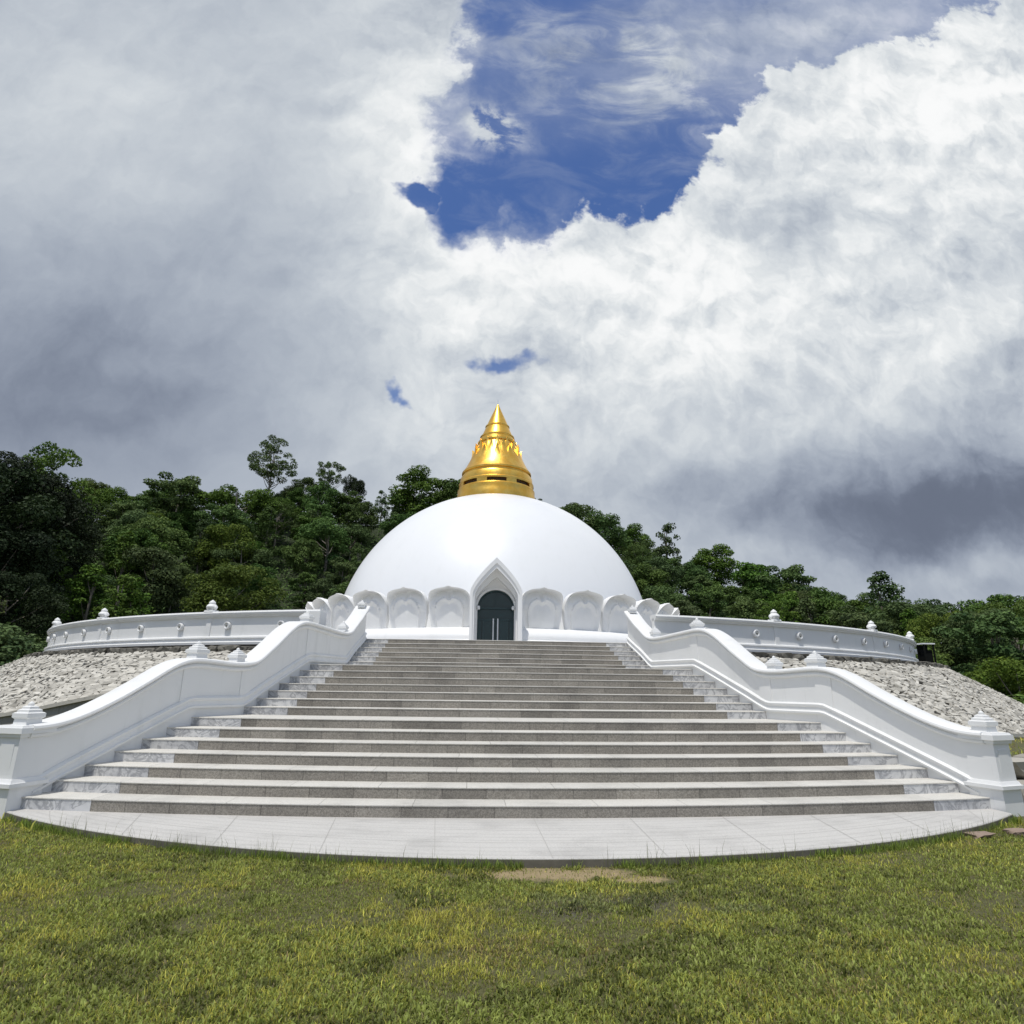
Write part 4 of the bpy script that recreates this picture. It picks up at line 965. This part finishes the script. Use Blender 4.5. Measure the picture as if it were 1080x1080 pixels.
v1 = S.m('EXPONENT', quad([0.273, 1.26, 3.673, -1.139, -2.454, -6.497], U, V) * -1.0); v2 = S.m('EXPONENT', quad([0.702, 1.409, 1.9, -0.116, 1.701, -6.5], U, V) * -.9); v3 = S.m('EXPONENT', quad([0.011, 1.082, 14.476, -4.928, -9.532, -19.248], U, V) * -1.1)
thin = S.m('MINIMUM', v1 * sm(veil, .36, .66) * .62 + v2 * .62 + .10 * sm(veil, .45, .7) + v3 * sm(fine, .40, .56) * 1.1, .95)
gapm = gapm * (1.0 - thin)
front = sm(DY, .08, .3)
gen = sm(noise(dirv, 2.2, 8, .6), .50, .58)
mask = gapm * front + gen * (1.0 - front)
LU = U0 + (S(ws.outputs[0]) - .5) * .10; LV = V0 + (S(ws.outputs[1]) - .5) * .10
L = None
for e in LUM:
    g = S.m('EXPONENT', quad(e, LU, LV) * -.8) * e[6]; L = g if L is None else L + g
big = noise(uvv, 2.6, 8, .58, .3, dim='2D'); puff = noise(uvv, 6.5, 9, .60, .2, dim='2D')
edge = sm(G, -.42, -.02)
rs = (.35 + .75 * sm(U0, -.45, .05)) * (.5 + .5 * sm(V0, .22, .6))
L = .535 + L + ((big - .5) * .34 + (puff - .5) * .16 + relief * (.62 + 1.3 * S.m('MAXIMUM', L, 0.0))) * rs + edge * .05
L = L * front + (.55 + (noise(dirv, 3.0, 8, .6) - .5) * .5) * (1.0 - front)
L = S.m('SMOOTH_MIN', S.m('SMOOTH_MAX', L, .17, .12), .96, .16)
cc = nt.nodes.new('ShaderNodeCombineColor'); inv = 1.0 - L
nt.links.new((L * (1.0 - .17 * inv)).k, cc.inputs[0]); nt.links.new((L * (1.0 + .015 * inv)).k, cc.inputs[1]); nt.links.new((L * (1.0 + .50 * inv * inv + .03 * inv)).k, cc.inputs[2])
hs = nt.nodes.new('ShaderNodeHueSaturation'); hs.inputs['Hue'].default_value = .512; hs.inputs['Saturation'].default_value = 1.16; hs.inputs['Value'].default_value = 1.25; nt.links.new(sky.outputs[0], hs.inputs['Color'])
bg1 = nt.nodes.new('ShaderNodeBackground'); nt.links.new(hs.outputs[0], bg1.inputs[0]); bg1.inputs[1].default_value = .10
bg2 = nt.nodes.new('ShaderNodeBackground'); nt.links.new(cc.outputs[0], bg2.inputs[0]); bg2.inputs[1].default_value = 1.0
mx = nt.nodes.new('ShaderNodeMixShader'); nt.links.new(mask.k, mx.inputs[0]); nt.links.new(bg2.outputs[0], mx.inputs[1]); nt.links.new(bg1.outputs[0], mx.inputs[2])
wo = nt.nodes.new('ShaderNodeOutputWorld'); nt.links.new(mx.outputs[0], wo.inputs[0])

sl = bpy.data.lights.new('sun', 'SUN'); sl.energy = 3.0; sl.angle = R(.6); sl.color = (1.0, .965, .90)
so = link('sun', sl); so.rotation_euler = SUN.to_track_quat('Z', 'Y').to_euler(); so.location = (-20, -30, 90)

# ------------------------------------------------------------------ camera
rt = Vector((0.99769146, -0.06696944, 0.01126268)); up = Vector((-0.02883508, -0.26760653, 0.96309671)); fw = Vector((0.06148408, 0.96119813, 0.26891982))
cd = bpy.data.cameras.new('camera'); cam = link('camera', cd); cd.sensor_width = 36; cd.lens = 22.0; cd.clip_end = 5000; cd.clip_start = .05
cam.matrix_world = Matrix(((rt.x, up.x, -fw.x, -.885), (rt.y, up.y, -fw.y, 0), (rt.z, up.z, -fw.z, 1.63), (0, 0, 0, 1)))
scene.camera = cam
vs = scene.view_settings; vs.view_transform = 'Standard'; vs.look = 'None'; vs.exposure = 0.0; vs.gamma = 1
scene.render.engine = 'CYCLES'; scene.cycles.max_bounces = 6
